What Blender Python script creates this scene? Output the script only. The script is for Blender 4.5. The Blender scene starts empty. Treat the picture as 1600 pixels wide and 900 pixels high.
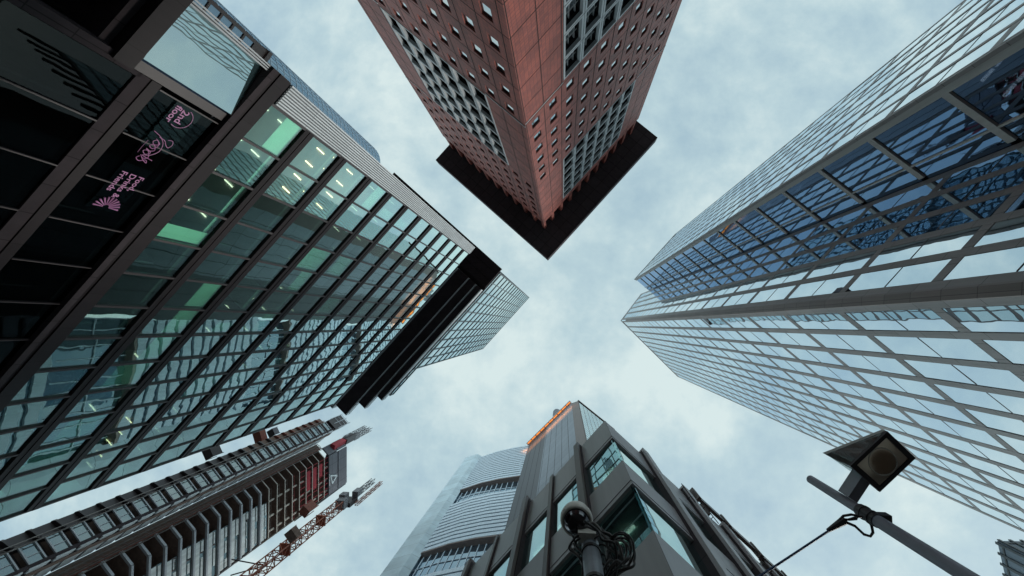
import bpy, bmesh, math, random
import numpy as np
from mathutils import Matrix, Vector

random.seed(7)
R_ = math.radians
scene = bpy.context.scene
COL = scene.collection
EYE = 1.6                      # camera height above the street

# ------------------------------------------------------------------ camera
FPX, CX, CY, ZU, ZV = 16 / 36 * 1600, 800.0, 450.0, 879.0, 508.0   # focal length, image centre, zenith (1600 x 900 pixels)
def _rot():
    z = np.array([(ZU - CX) / FPX, (ZV - CY) / FPX, 1.0]); z /= np.linalg.norm(z)
    v = np.cross(z, [0, 0, 1]); c = z[2]
    K = np.array([[0, -v[2], v[1]], [v[2], 0, -v[0]], [-v[1], v[0], 0]])
    return np.eye(3) + K + K @ K / (1 + c)
ROT = _rot()
cam_d = bpy.data.cameras.new('camera'); cam_d.sensor_width = 36; cam_d.lens = 16
cam_d.clip_start = 0.05; cam_d.clip_end = 5000
cam = bpy.data.objects.new('camera', cam_d); COL.objects.link(cam)
cam.matrix_world = Matrix([[ROT[0, 0], -ROT[0, 1], -ROT[0, 2], 0], [ROT[1, 0], -ROT[1, 1], -ROT[1, 2], 0],
                           [ROT[2, 0], -ROT[2, 1], -ROT[2, 2], EYE], [0, 0, 0, 1]])
scene.camera = cam
def plan(u, v, h):
    """plan position of the point seen at (u, v) that stands h metres above the eye"""
    d = ROT @ np.array([(u - CX) / FPX, (v - CY) / FPX, 1.0])
    return np.array([d[0] / d[2] * h, d[1] / d[2] * h])
def P3(u, v, h):
    p = plan(u, v, h); return (p[0], p[1], h + EYE)
def polar(r, deg): return np.array([r * math.cos(R_(deg)), r * math.sin(R_(deg))])
def meet(p, deg, bearing):
    """point where the line from p in direction deg crosses a bearing from the camera"""
    d = np.array([math.cos(R_(deg)), math.sin(R_(deg))]); b = np.array([math.cos(R_(bearing)), math.sin(R_(bearing))])
    t = (b[0] * p[1] - b[1] * p[0]) / (b[1] * d[0] - b[0] * d[1])
    return p + d * t

# ------------------------------------------------------------------ sky, sun, exposure
SUN_EL, SUN_AZ = 24.0, 52.0      # azimuth measured in the plan from +x towards +y
w = bpy.data.worlds.new('World'); scene.world = w; w.use_nodes = True
nt = w.node_tree; nt.nodes.clear()
out = nt.nodes.new('ShaderNodeOutputWorld')
sky = nt.nodes.new('ShaderNodeTexSky'); sky.sky_type = 'NISHITA'; sky.sun_disc = False
sky.sun_elevation = R_(SUN_EL); sky.sun_rotation = R_(90 - SUN_AZ); sky.air_density = 1.0; sky.dust_density = 2.5; sky.ozone_density = 1.0
b1 = nt.nodes.new('ShaderNodeBackground'); b1.inputs[1].default_value = 0.12
b2 = nt.nodes.new('ShaderNodeBackground'); b2.inputs[1].default_value = 1.0
nt.links.new(sky.outputs[0], b1.inputs[0])
tc = nt.nodes.new('ShaderNodeTexCoord'); sep = nt.nodes.new('ShaderNodeSeparateXYZ')
nt.links.new(tc.outputs['Generated'], sep.inputs[0])
mx = nt.nodes.new('ShaderNodeMath'); mx.operation = 'MAXIMUM'; mx.inputs[1].default_value = 0.08
nt.links.new(sep.outputs[2], mx.inputs[0])
dx = nt.nodes.new('ShaderNodeMath'); dx.operation = 'DIVIDE'; dy = nt.nodes.new('ShaderNodeMath'); dy.operation = 'DIVIDE'
nt.links.new(sep.outputs[0], dx.inputs[0]); nt.links.new(mx.outputs[0], dx.inputs[1])
nt.links.new(sep.outputs[1], dy.inputs[0]); nt.links.new(mx.outputs[0], dy.inputs[1])
cmb = nt.nodes.new('ShaderNodeCombineXYZ'); nt.links.new(dx.outputs[0], cmb.inputs[0]); nt.links.new(dy.outputs[0], cmb.inputs[1])
cmb.inputs[2].default_value = 3.4
def noise(scale, detail, rough, dist=0.0):
    n = nt.nodes.new('ShaderNodeTexNoise'); n.inputs['Scale'].default_value = scale; n.inputs['Detail'].default_value = detail
    n.inputs['Roughness'].default_value = rough; n.inputs['Distortion'].default_value = dist
    nt.links.new(cmb.outputs[0], n.inputs['Vector']); return n
n1 = noise(3.2, 12, 0.62, 0.08); n2 = noise(1.1, 3, 0.5)
addn = nt.nodes.new('ShaderNodeMath'); addn.operation = 'MULTIPLY_ADD'; addn.inputs[1].default_value = 0.30
big = nt.nodes.new('ShaderNodeMath'); big.operation = 'MULTIPLY'; big.inputs[1].default_value = 1.35
nt.links.new(n1.outputs[0], big.inputs[0])
nt.links.new(n2.outputs[0], addn.inputs[0]); nt.links.new(big.outputs[0], addn.inputs[2])
rmp = nt.nodes.new('ShaderNodeValToRGB'); rmp.color_ramp.elements[0].position = 0.60; rmp.color_ramp.elements[1].position = 1.0
rmp.color_ramp.elements[0].color = (0.80, 0.80, 0.80, 1); rmp.color_ramp.elements[1].color = (0.97, 0.97, 0.97, 1)
nt.links.new(addn.outputs[0], rmp.inputs[0])
crmp = nt.nodes.new('ShaderNodeValToRGB'); crmp.color_ramp.elements[0].position = 0.56; crmp.color_ramp.elements[1].position = 1.12
crmp.color_ramp.elements[0].color = (0.345, 0.50, 0.585, 1); crmp.color_ramp.elements[1].color = (0.59, 0.70, 0.70, 1)
e_ = crmp.color_ramp.elements.new(0.80); e_.color = (0.455, 0.60, 0.64, 1)
nt.links.new(addn.outputs[0], crmp.inputs[0]); nt.links.new(crmp.outputs[0], b2.inputs[0])
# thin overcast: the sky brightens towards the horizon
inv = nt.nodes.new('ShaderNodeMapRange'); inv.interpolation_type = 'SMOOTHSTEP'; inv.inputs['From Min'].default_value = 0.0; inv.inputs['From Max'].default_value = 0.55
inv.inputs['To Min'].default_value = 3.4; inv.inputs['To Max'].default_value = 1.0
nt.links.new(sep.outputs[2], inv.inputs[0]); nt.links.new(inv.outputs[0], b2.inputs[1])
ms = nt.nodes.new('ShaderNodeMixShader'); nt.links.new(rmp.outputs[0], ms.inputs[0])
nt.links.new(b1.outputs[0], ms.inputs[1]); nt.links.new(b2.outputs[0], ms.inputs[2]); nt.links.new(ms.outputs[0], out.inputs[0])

sl = bpy.data.lights.new('sun', 'SUN'); sl.energy = 1.5; sl.angle = R_(12); sl.color = (1.0, 0.95, 0.88)
so = bpy.data.objects.new('sun', sl); COL.objects.link(so)
sd = Vector((math.cos(R_(SUN_EL)) * math.cos(R_(SUN_AZ)), math.cos(R_(SUN_EL)) * math.sin(R_(SUN_AZ)), math.sin(R_(SUN_EL))))
so.rotation_euler = sd.to_track_quat('Z', 'Y').to_euler(); so.location = sd * 400
scene.view_settings.view_transform = 'Standard'; scene.view_settings.look = 'None'
scene.view_settings.exposure = 0.25; scene.view_settings.gamma = 1.0; scene.view_settings.use_curve_mapping = False
scene.cycles.max_bounces = 8; scene.cycles.transparent_max_bounces = 12; scene.cycles.glossy_bounces = 4
scene.cycles.sample_clamp_indirect = 4; scene.cycles.use_denoising = True

# ------------------------------------------------------------------ materials
def _new(name):
    m = bpy.data.materials.new(name); m.use_nodes = True; t = m.node_tree; t.nodes.clear()
    o = t.nodes.new('ShaderNodeOutputMaterial'); return m, t, o
def solid(name, col, rough=0.6, metal=0.0, var=0.18, scale=1.2, bump=0.0, spec=0.4, streak=False, seam=None):
    m, t, o = _new(name)
    b = t.nodes.new('ShaderNodeBsdfPrincipled'); b.inputs['Roughness'].default_value = rough; b.inputs['Metallic'].default_value = metal
    b.inputs['Specular IOR Level'].default_value = spec
    c = t.nodes.new('ShaderNodeTexCoord'); n = t.nodes.new('ShaderNodeTexNoise'); n.inputs['Scale'].default_value = scale
    n.inputs['Detail'].default_value = 6; n.inputs['Roughness'].default_value = 0.65
    if streak:
        mp = t.nodes.new('ShaderNodeMapping'); mp.inputs['Scale'].default_value = (3, 3, 0.15)
        t.links.new(c.outputs['Object'], mp.inputs[0]); t.links.new(mp.outputs[0], n.inputs['Vector'])
    else: t.links.new(c.outputs['Object'], n.inputs['Vector'])
    r = t.nodes.new('ShaderNodeValToRGB'); r.color_ramp.elements[0].position = 0.3; r.color_ramp.elements[1].position = 0.7
    r.color_ramp.elements[0].color = (*[x * (1 - var) for x in col], 1); r.color_ramp.elements[1].color = (*[min(1, x * (1 + var)) for x in col], 1)
    t.links.new(n.outputs[0], r.inputs[0]); csock = r.outputs[0]
    if seam:        # fine panel joints: (panel width, panel height, line width, 'wall' or 'flat')
        s = t.nodes.new('ShaderNodeSeparateXYZ'); t.links.new(c.outputs['Object'], s.inputs[0]); k = t.nodes.new('ShaderNodeCombineXYZ')
        if seam[3] == 'wall':
            a = t.nodes.new('ShaderNodeMath'); a.operation = 'ADD'; t.links.new(s.outputs[0], a.inputs[0]); t.links.new(s.outputs[1], a.inputs[1])
            t.links.new(a.outputs[0], k.inputs[0]); t.links.new(s.outputs[2], k.inputs[1])
        else: t.links.new(s.outputs[0], k.inputs[0]); t.links.new(s.outputs[1], k.inputs[1])
        br = t.nodes.new('ShaderNodeTexBrick'); br.offset = 0.0; br.inputs['Scale'].default_value = 1.0; br.inputs['Brick Width'].default_value = seam[0]
        br.inputs['Row Height'].default_value = seam[1]; br.inputs['Mortar Size'].default_value = seam[2]; br.inputs['Mortar Smooth'].default_value = 0.0
        br.inputs['Color1'].default_value = (1.08, 1.08, 1.08, 1); br.inputs['Color2'].default_value = (0.90, 0.90, 0.90, 1); br.inputs['Mortar'].default_value = (0.30, 0.28, 0.28, 1)
        t.links.new(k.outputs[0], br.inputs['Vector'])
        mm = t.nodes.new('ShaderNodeMix'); mm.data_type = 'RGBA'; mm.blend_type = 'MULTIPLY'; mm.inputs[0].default_value = 1.0
        t.links.new(csock, mm.inputs[6]); t.links.new(br.outputs['Color'], mm.inputs[7]); csock = mm.outputs[2]
    t.links.new(csock, b.inputs['Base Color'])
    if bump:
        bp = t.nodes.new('ShaderNodeBump'); bp.inputs['Strength'].default_value = bump; bp.inputs['Distance'].default_value = 0.02
        t.links.new(n.outputs[0], bp.inputs['Height']); t.links.new(bp.outputs[0], b.inputs['Normal'])
    t.links.new(b.outputs[0], o.inputs[0]); return m
def brick(name, c1, c2, mortar):
    m, t, o = _new(name); b = t.nodes.new('ShaderNodeBsdfPrincipled'); b.inputs['Roughness'].default_value = 0.55
    c = t.nodes.new('ShaderNodeTexCoord'); s = t.nodes.new('ShaderNodeSeparateXYZ'); t.links.new(c.outputs['Object'], s.inputs[0])
    a = t.nodes.new('ShaderNodeMath'); a.operation = 'ADD'; t.links.new(s.outputs[0], a.inputs[0]); t.links.new(s.outputs[1], a.inputs[1])
    k = t.nodes.new('ShaderNodeCombineXYZ'); t.links.new(a.outputs[0], k.inputs[0]); t.links.new(s.outputs[2], k.inputs[1])
    br = t.nodes.new('ShaderNodeTexBrick'); br.inputs['Scale'].default_value = 1.0; br.offset = 0.0
    br.inputs['Brick Width'].default_value = 0.53; br.inputs['Row Height'].default_value = 0.42; br.inputs['Mortar Size'].default_value = 0.022
    br.inputs['Color1'].default_value = (*c1, 1); br.inputs['Color2'].default_value = (*c2, 1); br.inputs['Mortar'].default_value = (*mortar, 1)
    br.inputs['Bias'].default_value = -0.1
    t.links.new(k.outputs[0], br.inputs['Vector'])
    n = t.nodes.new('ShaderNodeTexNoise'); n.inputs['Scale'].default_value = 0.35; n.inputs['Detail'].default_value = 8; n.inputs['Roughness'].default_value = 0.7
    t.links.new(c.outputs['Object'], n.inputs['Vector'])
    mr = t.nodes.new('ShaderNodeMapRange'); mr.inputs['From Min'].default_value = 0.3; mr.inputs['From Max'].default_value = 0.7
    mr.inputs['To Min'].default_value = 0.78; mr.inputs['To Max'].default_value = 1.18; t.links.new(n.outputs[0], mr.inputs[0])
    v = t.nodes.new('ShaderNodeVectorMath'); v.operation = 'SCALE'; t.links.new(br.outputs['Color'], v.inputs[0]); t.links.new(mr.outputs[0], v.inputs['Scale'])
    pb = t.nodes.new('ShaderNodeTexBrick'); pb.offset = 0.0; pb.inputs['Scale'].default_value = 1.0; pb.inputs['Brick Width'].default_value = 1.585; pb.inputs['Row Height'].default_value = 2.1
    pb.inputs['Mortar Size'].default_value = 0.0; pb.inputs['Color1'].default_value = (1.16, 1.16, 1.16, 1); pb.inputs['Color2'].default_value = (0.84, 0.82, 0.82, 1)
    t.links.new(k.outputs[0], pb.inputs['Vector'])
    pm = t.nodes.new('ShaderNodeMix'); pm.data_type = 'RGBA'; pm.blend_type = 'MULTIPLY'; pm.inputs[0].default_value = 1.0
    t.links.new(v.outputs[0], pm.inputs[6]); t.links.new(pb.outputs['Color'], pm.inputs[7]); t.links.new(pm.outputs[2], b.inputs['Base Color'])
    bp = t.nodes.new('ShaderNodeBump'); bp.inputs['Strength'].default_value = 0.5; bp.inputs['Distance'].default_value = 0.03; bp.invert = True
    t.links.new(br.outputs['Fac'], bp.inputs['Height']); t.links.new(bp.outputs[0], b.inputs['Normal'])
    t.links.new(b.outputs[0], o.inputs[0]); return m
def glass(name, refl_tint, body, lo, hi, clear=False, wave=0.03, wscale=0.35, pw=3.0, rough=0.0, ramp=None, milky=False):
    """coated facade glass: reflection rising from lo (head on) to hi (grazing) over a dark body or a tinted clear pane"""
    m, t, o = _new(name)
    g = t.nodes.new('ShaderNodeBsdfGlossy'); g.inputs['Color'].default_value = (*refl_tint, 1); g.inputs['Roughness'].default_value = rough
    if milky: d = t.nodes.new('ShaderNodeBsdfTranslucent')
    elif clear: d = t.nodes.new('ShaderNodeBsdfTransparent')
    else: d = t.nodes.new('ShaderNodeBsdfDiffuse')
    d.inputs['Color'].default_value = (*body, 1)
    lw = t.nodes.new('ShaderNodeLayerWeight'); lw.inputs['Blend'].default_value = 0.5
    p = t.nodes.new('ShaderNodeMath'); p.operation = 'POWER'; p.inputs[1].default_value = pw; t.links.new(lw.outputs['Facing'], p.inputs[0])
    mr = t.nodes.new('ShaderNodeMapRange'); mr.inputs['To Min'].default_value = lo; mr.inputs['To Max'].default_value = hi
    if ramp:
        mr.interpolation_type = 'SMOOTHSTEP'; mr.inputs['From Min'].default_value = ramp[0]; mr.inputs['From Max'].default_value = ramp[1]
        t.links.new(lw.outputs['Facing'], mr.inputs[0])
    else: t.links.new(p.outputs[0], mr.inputs[0])
    c = t.nodes.new('ShaderNodeTexCoord'); n = t.nodes.new('ShaderNodeTexNoise'); n.inputs['Scale'].default_value = wscale; n.inputs['Detail'].default_value = 1.5
    t.links.new(c.outputs['Object'], n.inputs['Vector'])
    bp = t.nodes.new('ShaderNodeBump'); bp.inputs['Strength'].default_value = 1.0; bp.inputs['Distance'].default_value = wave
    t.links.new(n.outputs[0], bp.inputs['Height']); t.links.new(bp.outputs[0], g.inputs['Normal'])
    mi = t.nodes.new('ShaderNodeMixShader'); t.links.new(mr.outputs[0], mi.inputs[0]); t.links.new(d.outputs[0], mi.inputs[1]); t.links.new(g.outputs[0], mi.inputs[2])
    t.links.new(mi.outputs[0], o.inputs[0]); return m
def lamp_mat(name, col, strength, light=False):
    m, t, o = _new(name); e = t.nodes.new('ShaderNodeEmission'); e.inputs[0].default_value = (*col, 1); e.inputs[1].default_value = strength
    t.links.new(e.outputs[0], o.inputs[0])
    m.cycles.emission_sampling = 'FRONT' if light else 'NONE'
    return m

M = dict(
    brick=brick('terracotta_tiles', (0.300, 0.078, 0.056), (0.200, 0.053, 0.043), (0.085, 0.028, 0.026)),
    joint=solid('dark_joint', (0.020, 0.013, 0.014), 0.8),
    lightgrey=solid('pale_grey_metal', (0.40, 0.43, 0.45), 0.45, var=0.12, streak=True),
    roofdark=solid('dark_bronze_soffit', (0.078, 0.066, 0.072), 0.85, var=0.15, spec=0.1, seam=(2.6, 2.6, 0.035, "flat")),
    recess=solid('dark_recess', (0.028, 0.024, 0.027), 0.8, spec=0.15),
    reveal=solid('stone_reveal', (0.30, 0.29, 0.27), 0.7),
    winglass=glass('window_glass', (0.90, 0.97, 1.0), (0.02, 0.025, 0.03), 0.25, 0.95, wave=0.01, pw=1.6),
    t2frame=solid('grey_brown_cladding', (0.25, 0.232, 0.228), 0.5, var=0.14, streak=True, scale=0.8, seam=(1.30, 2.24, 0.018, "wall")),
    t2beam=solid('lit_notch_cladding', (0.42, 0.40, 0.385), 0.5, var=0.1, streak=True),  # same cladding as the frame, light on the beams put into the colour
    t2corner=solid('brown_corner_cladding', (0.20, 0.165, 0.155), 0.5, var=0.14, streak=True, scale=0.8, seam=(40.0, 2.24, 0.018, "wall")),
    t2glass=glass('blue_coated_glass', (0.82, 0.93, 1.0), (0.02, 0.035, 0.055), 0.55, 1.0, wave=0.006, pw=1.2),
    t2dark=glass('deep_blue_glass', (0.42, 0.60, 0.85), (0.13, 0.19, 0.27), 0.34, 0.90, clear=True, wave=0.006, pw=2.0),
    t3band=solid('dark_brown_aluminium', (0.019, 0.0145, 0.0165), 0.42, var=0.15, streak=True, scale=0.6, seam=(2.425, 9.0, 0.012, "wall"), spec=0.12),
    t3mull=solid('black_brown_mullion', (0.034, 0.026, 0.028), 0.4, var=0.15),
    t3glass=glass('green_facade_glass', (0.82, 0.99, 0.96), (0.74, 0.95, 0.87), 0.07, 0.97, clear=True, wave=0.007, wscale=0.4, ramp=(0.28, 0.76)),
    t3end=glass('clear_end_glass', (0.9, 0.97, 0.97), (0.95, 0.985, 0.98), 0.06, 0.7, clear=True, wave=0.0),
    t3dark=glass('dark_ground_glass', (0.40, 0.46, 0.48), (0.42, 0.48, 0.48), 0.03, 0.18, clear=True, wave=0.005, wscale=0.5, pw=3.0),
    t3mirror=glass('mirror_glass', (0.74, 0.90, 0.90), (0.05, 0.09, 0.10), 0.45, 0.96, wave=0.005, wscale=0.6, pw=1.2),
    towerglass=glass('pale_tower_glass', (0.76, 0.90, 0.93), (0.05, 0.07, 0.08), 0.42, 0.97, wave=0.008, pw=1.3),
    towerframe=solid('steel_grey_frame', (0.10, 0.115, 0.125), 0.45),
    white=solid('white_enamel', (0.62, 0.66, 0.68), 0.35, var=0.06, streak=True, seam=(1.0, 4.42, 0.012, "wall")),
    ceiling=solid('pale_ceiling_board', (0.62, 0.70, 0.67), 0.8, var=0.08),
    ceildark=solid('open_dark_ceiling', (0.10, 0.10, 0.105), 0.9),
    ceilwarm=solid('timber_ceiling', (0.50, 0.36, 0.28), 0.7, var=0.2),
    inner=solid('interior_wall', (0.17, 0.18, 0.18), 0.85),
    innerdark=solid('dark_interior_wall', (0.09, 0.09, 0.095), 0.9),
    blind=solid('pale_roller_blind', (0.72, 0.90, 0.78), 0.8, var=0.06),
    lamp=lamp_mat('lamp_tube', (1.0, 0.82, 0.66), 1.9, True),
    spot=lamp_mat('white_spot_lamp', (1.0, 0.97, 0.92), 14.0),
    lampwarm=lamp_mat('warm_lamp_tube', (1.0, 0.66, 0.42), 6.0, True),
    pink=solid('pink_lettering', (0.44, 0.18, 0.36), 0.5, var=0.04),
    signfilm=glass('sign_film', (0.4, 0.5, 0.5), (0.33, 0.40, 0.40), 0.05, 0.5, clear=True, wave=0.0),
    black=solid('black_paint', (0.040, 0.031, 0.035), 0.7, spec=0.15, seam=(1.5, 1.5, 0.02, "wall")),
    t6panel=solid('brown_grey_panel', (0.315, 0.297, 0.308), 0.38, var=0.10, streak=True, scale=0.7, seam=(2.15, 50.0, 0.010, "wall")),
    t6fin=solid('dark_bronze_fin', (0.085, 0.060, 0.054), 0.4, var=0.15, streak=True),
    t6glass=glass('teal_office_glass', (0.74, 0.93, 0.93), (0.42, 0.62, 0.62), 0.16, 0.98, clear=True, wave=0.006, pw=2.2),
    concrete=solid('concrete', (0.42, 0.39, 0.35), 0.85, var=0.22, scale=0.5, bump=0.3, streak=True),
    slabpale=solid('pale_slab_cladding', (0.40, 0.42, 0.45), 0.5, var=0.15, streak=True, scale=0.5),
    pale4=solid('pale_spandrel_panel', (0.58, 0.62, 0.62), 0.5, var=0.25, streak=True, scale=0.4),
    soffitbrown=solid('raw_brown_soffit', (0.15, 0.10, 0.082), 0.9, var=0.3),
    capgrey=solid('grey_screen_panel', (0.125, 0.125, 0.145), 0.6, var=0.1, seam=(4.2, 6.0, 0.06, "wall")),
    pane4=glass('grey_tower_glass', (0.75, 0.9, 0.93), (0.07, 0.085, 0.09), 0.22, 0.9, wave=0.02, pw=2.0),
    rust=solid('rust_red_paint', (0.20, 0.055, 0.035), 0.6, var=0.35, scale=2.0),
    red=solid('red_netting', (0.36, 0.035, 0.05), 0.7, var=0.25, scale=2.0),
    scaff=solid('scaffold_steel', (0.16, 0.14, 0.13), 0.5, var=0.3),
    crane=solid('crane_orange_red', (0.27, 0.072, 0.035), 0.5, var=0.3, scale=1.0),
    craneg=solid('crane_grey', (0.20, 0.19, 0.20), 0.5, var=0.2),
    t5stripe=solid('pale_ribbed_cladding', (0.52, 0.59, 0.66), 0.4, var=0.16, streak=True),
    t5glass=glass('bank_glass', (0.55, 0.68, 0.78), (0.05, 0.07, 0.09), 0.3, 0.9, wave=0.02, pw=1.5),
    t5pale=solid('pale_stone_blade', (0.50, 0.59, 0.64), 0.5, var=0.20, scale=0.12, seam=(9.0, 7.2, 0.05, "wall")),
    t5pylon=solid('grey_pylon_panel', (0.175, 0.195, 0.225), 0.5, var=0.10, streak=True, scale=0.3, seam=(50.0, 7.2, 0.08, "wall")),
    t5soffit=solid('brown_soffit', (0.30, 0.235, 0.215), 0.8),
    orange=lamp_mat('orange_strip_light', (1.0, 0.30, 0.05), 1.1, True),
    farblue=solid('blue_grey_cladding', (0.22, 0.28, 0.34), 0.5, var=0.12, streak=True),
    roundglass=glass('round_tower_glass', (0.36, 0.50, 0.62), (0.05, 0.075, 0.10), 0.35, 0.8, wave=0.03, pw=1.3),
    galv=solid('dull_galvanised_steel', (0.20, 0.215, 0.24), 0.5, metal=0.3, var=0.2, scale=5.0),
    lampmetal=solid('slate_lamp_paint', (0.18, 0.185, 0.22), 0.45, var=0.15, scale=4.0),
    lampdark=solid('dark_lamp_rim', (0.022, 0.018, 0.022), 0.5),
    lampglass=glass('lamp_lens', (0.85, 0.85, 0.8), (0.80, 0.70, 0.62), 0.06, 0.6, milky=True, wave=0.0, rough=0.05),
    reflector=solid('lamp_reflector', (0.62, 0.58, 0.52), 0.35, metal=0.3, var=0.2, scale=6),
    camwhite=solid('weathered_white_plastic', (0.60, 0.57, 0.52), 0.5, var=0.2, scale=12),
    dome=glass('smoked_dome', (0.8, 0.8, 0.85), (0.012, 0.009, 0.010), 0.06, 0.9, wave=0.0, pw=3.5),
    cable=solid('black_cable', (0.020, 0.016, 0.016), 0.45, var=0.3, scale=20),
    cablegrey=solid('grey_cable', (0.13, 0.12, 0.115), 0.5, var=0.3, scale=20),
    wire=solid('blue_black_wire', (0.03, 0.07, 0.16), 0.5),
    asphalt=solid('asphalt', (0.06, 0.06, 0.06), 0.9, scale=8, bump=0.4),
    paving=solid('pavement_slabs', (0.30, 0.29, 0.28), 0.85, scale=3, bump=0.2),
)

# ------------------------------------------------------------------ mesh helpers
class Face:
    """a vertical facade plane in local coordinates: s along, h above the eye, d outwards"""
    def __init__(s, O, t, n):
        s.O, s.t, s.n = np.array(O, float), np.array(t, float), np.array(n, float)
    def p(s, a, h, d=0.0):
        q = s.O + s.t * a + s.n * d; return (q[0], q[1], h + EYE)
def face_dir(A, B):
    A, B = np.array(A), np.array(B); L = np.linalg.norm(B - A); t = (B - A) / L
    n = np.array([t[1], -t[0]])
    if n @ (-A) < 0: n = -n
    return Face(A, t, n), L
HEX = [(0, 1, 2, 3), (7, 6, 5, 4), (0, 4, 5, 1), (1, 5, 6, 2), (2, 6, 7, 3), (3, 7, 4, 0)]
class MB:
    def __init__(s): s.v, s.f = [], []
    def hexa(s, pts):
        b = len(s.v); s.v += [tuple(p) for p in pts]; s.f += [tuple(b + i for i in q) for q in HEX]; return s
    def box(s, F, a0, a1, h0, h1, d0, d1):
        return s.hexa([F.p(a0, h0, d0), F.p(a1, h0, d0), F.p(a1, h0, d1), F.p(a0, h0, d1), F.p(a0, h1, d0), F.p(a1, h1, d0), F.p(a1, h1, d1), F.p(a0, h1, d1)])
    def cube(s, x0, x1, y0, y1, z0, z1):
        return s.hexa([(x0, y0, z0), (x1, y0, z0), (x1, y1, z0), (x0, y1, z0), (x0, y0, z1), (x1, y0, z1), (x1, y1, z1), (x0, y1, z1)])
    def slab(s, poly, h0, h1):
        n = len(poly); b = len(s.v)
        s.v += [(p[0], p[1], h0 + EYE) for p in poly] + [(p[0], p[1], h1 + EYE) for p in poly]
        s.f += [tuple(range(b, b + n)), tuple(range(b + 2 * n - 1, b + n - 1, -1))]
        s.f += [(b + i, b + (i + 1) % n, b + n + (i + 1) % n, b + n + i) for i in range(n)]; return s
    def bar(s, a, c, r, k=6, r2=None):
        a, c = Vector(a), Vector(c); d = (c - a).normalized(); r2 = r if r2 is None else r2
        u = d.orthogonal().normalized(); v = d.cross(u); b = len(s.v)
        for q, rr in ((a, r), (c, r2)):
            for i in range(k):
                th = 2 * math.pi * i / k; s.v.append(tuple(q + (u * math.cos(th) + v * math.sin(th)) * rr))
        s.f += [(b + i, b + (i + 1) % k, b + k + (i + 1) % k, b + k + i) for i in range(k)]
        s.f += [tuple(range(b + k - 1, b - 1, -1)), tuple(range(b + k, b + 2 * k))]; return s
    def tube(s, pts, r, k=6):
        pts = [Vector(p) for p in pts]; b = len(s.v); n = len(pts); u = None
        for i, p in enumerate(pts):
            d = (pts[min(i + 1, n - 1)] - pts[max(i - 1, 0)]).normalized()
            u = d.orthogonal().normalized() if u is None else (u - d * u.dot(d)).normalized()
            v = d.cross(u)
            for j in range(k):
                th = 2 * math.pi * j / k; s.v.append(tuple(p + (u * math.cos(th) + v * math.sin(th)) * r))
        for i in range(n - 1):
            for j in range(k):
                s.f.append((b + i * k + j, b + i * k + (j + 1) % k, b + (i + 1) * k + (j + 1) % k, b + (i + 1) * k + j))
        s.f += [tuple(range(b + k - 1, b - 1, -1)), tuple(b + (n - 1) * k + j for j in range(k))]; return s
    def holes(s, F, a0, a1, h0, h1, openings, depth):
        """a wall plane with rectangular openings and their reveals"""
        S = sorted({a0, a1, *[x for o in openings for x in o[:2]]}); H = sorted({h0, h1, *[x for o in openings for x in o[2:]]})
        S = [x for x in S if a0 <= x <= a1]; H = [x for x in H if h0 <= x <= h1]
        occ = set()
        for o in openings:
            for i, x in enumerate(S[:-1]):
                if x >= o[0] - 1e-6 and S[i + 1] <= o[1] + 1e-6:
                    for j, y in enumerate(H[:-1]):
                        if y >= o[2] - 1e-6 and H[j + 1] <= o[3] + 1e-6: occ.add((i, j))
        b = len(s.v); nh = len(H)
        for x in S:
            for y in H: s.v.append(F.p(x, y, 0))
        for i in range(len(S) - 1):
            for j in range(nh - 1):
                if (i, j) not in occ: s.f.append((b + i * nh + j, b + (i + 1) * nh + j, b + (i + 1) * nh + j + 1, b + i * nh + j + 1))
        for o in openings:
            b = len(s.v); c = [(o[0], o[2]), (o[1], o[2]), (o[1], o[3]), (o[0], o[3])]
            s.v += [F.p(x, y, 0) for x, y in c] + [F.p(x, y, -depth) for x, y in c]
            s.f += [(b + i, b + (i + 1) % 4, b + 4 + (i + 1) % 4, b + 4 + i) for i in range(4)]
        return s
    def build(s, name, mat, parent=None, smooth=False, normals=True, **tags):
        me = bpy.data.meshes.new(name); me.from_pydata(s.v, [], s.f)
        if normals:
            bm = bmesh.new(); bm.from_mesh(me); bmesh.ops.recalc_face_normals(bm, faces=bm.faces); bm.to_mesh(me); bm.free()
        if smooth: me.polygons.foreach_set('use_smooth', [True] * len(me.polygons))
        me.materials.append(M[mat] if isinstance(mat, str) else mat); me.update()
        o = bpy.data.objects.new(name, me); COL.objects.link(o)
        if parent: o.parent = parent
        for k, v in tags.items(): o[k] = v
        return o
def thing(name, label, cat, loc=(0, 0), rot=0.0, group=None, z=0.0):
    o = bpy.data.objects.new(name, None); COL.objects.link(o); o.empty_display_size = 0.5
    o.location = (loc[0], loc[1], z); o.rotation_euler = (0, 0, R_(rot)); o['label'] = label; o['category'] = cat
    if group: o['group'] = group
    return o
def struct(mb, name, mat):
    return mb.build(name, mat, None, kind='structure')
def to_px(w3):
    d = ROT.T @ np.array([w3[0], w3[1], w3[2] - EYE])
    if d[2] <= 0.01: return None
    return CX + FPX * d[0] / d[2], CY + FPX * d[1] / d[2]
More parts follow.
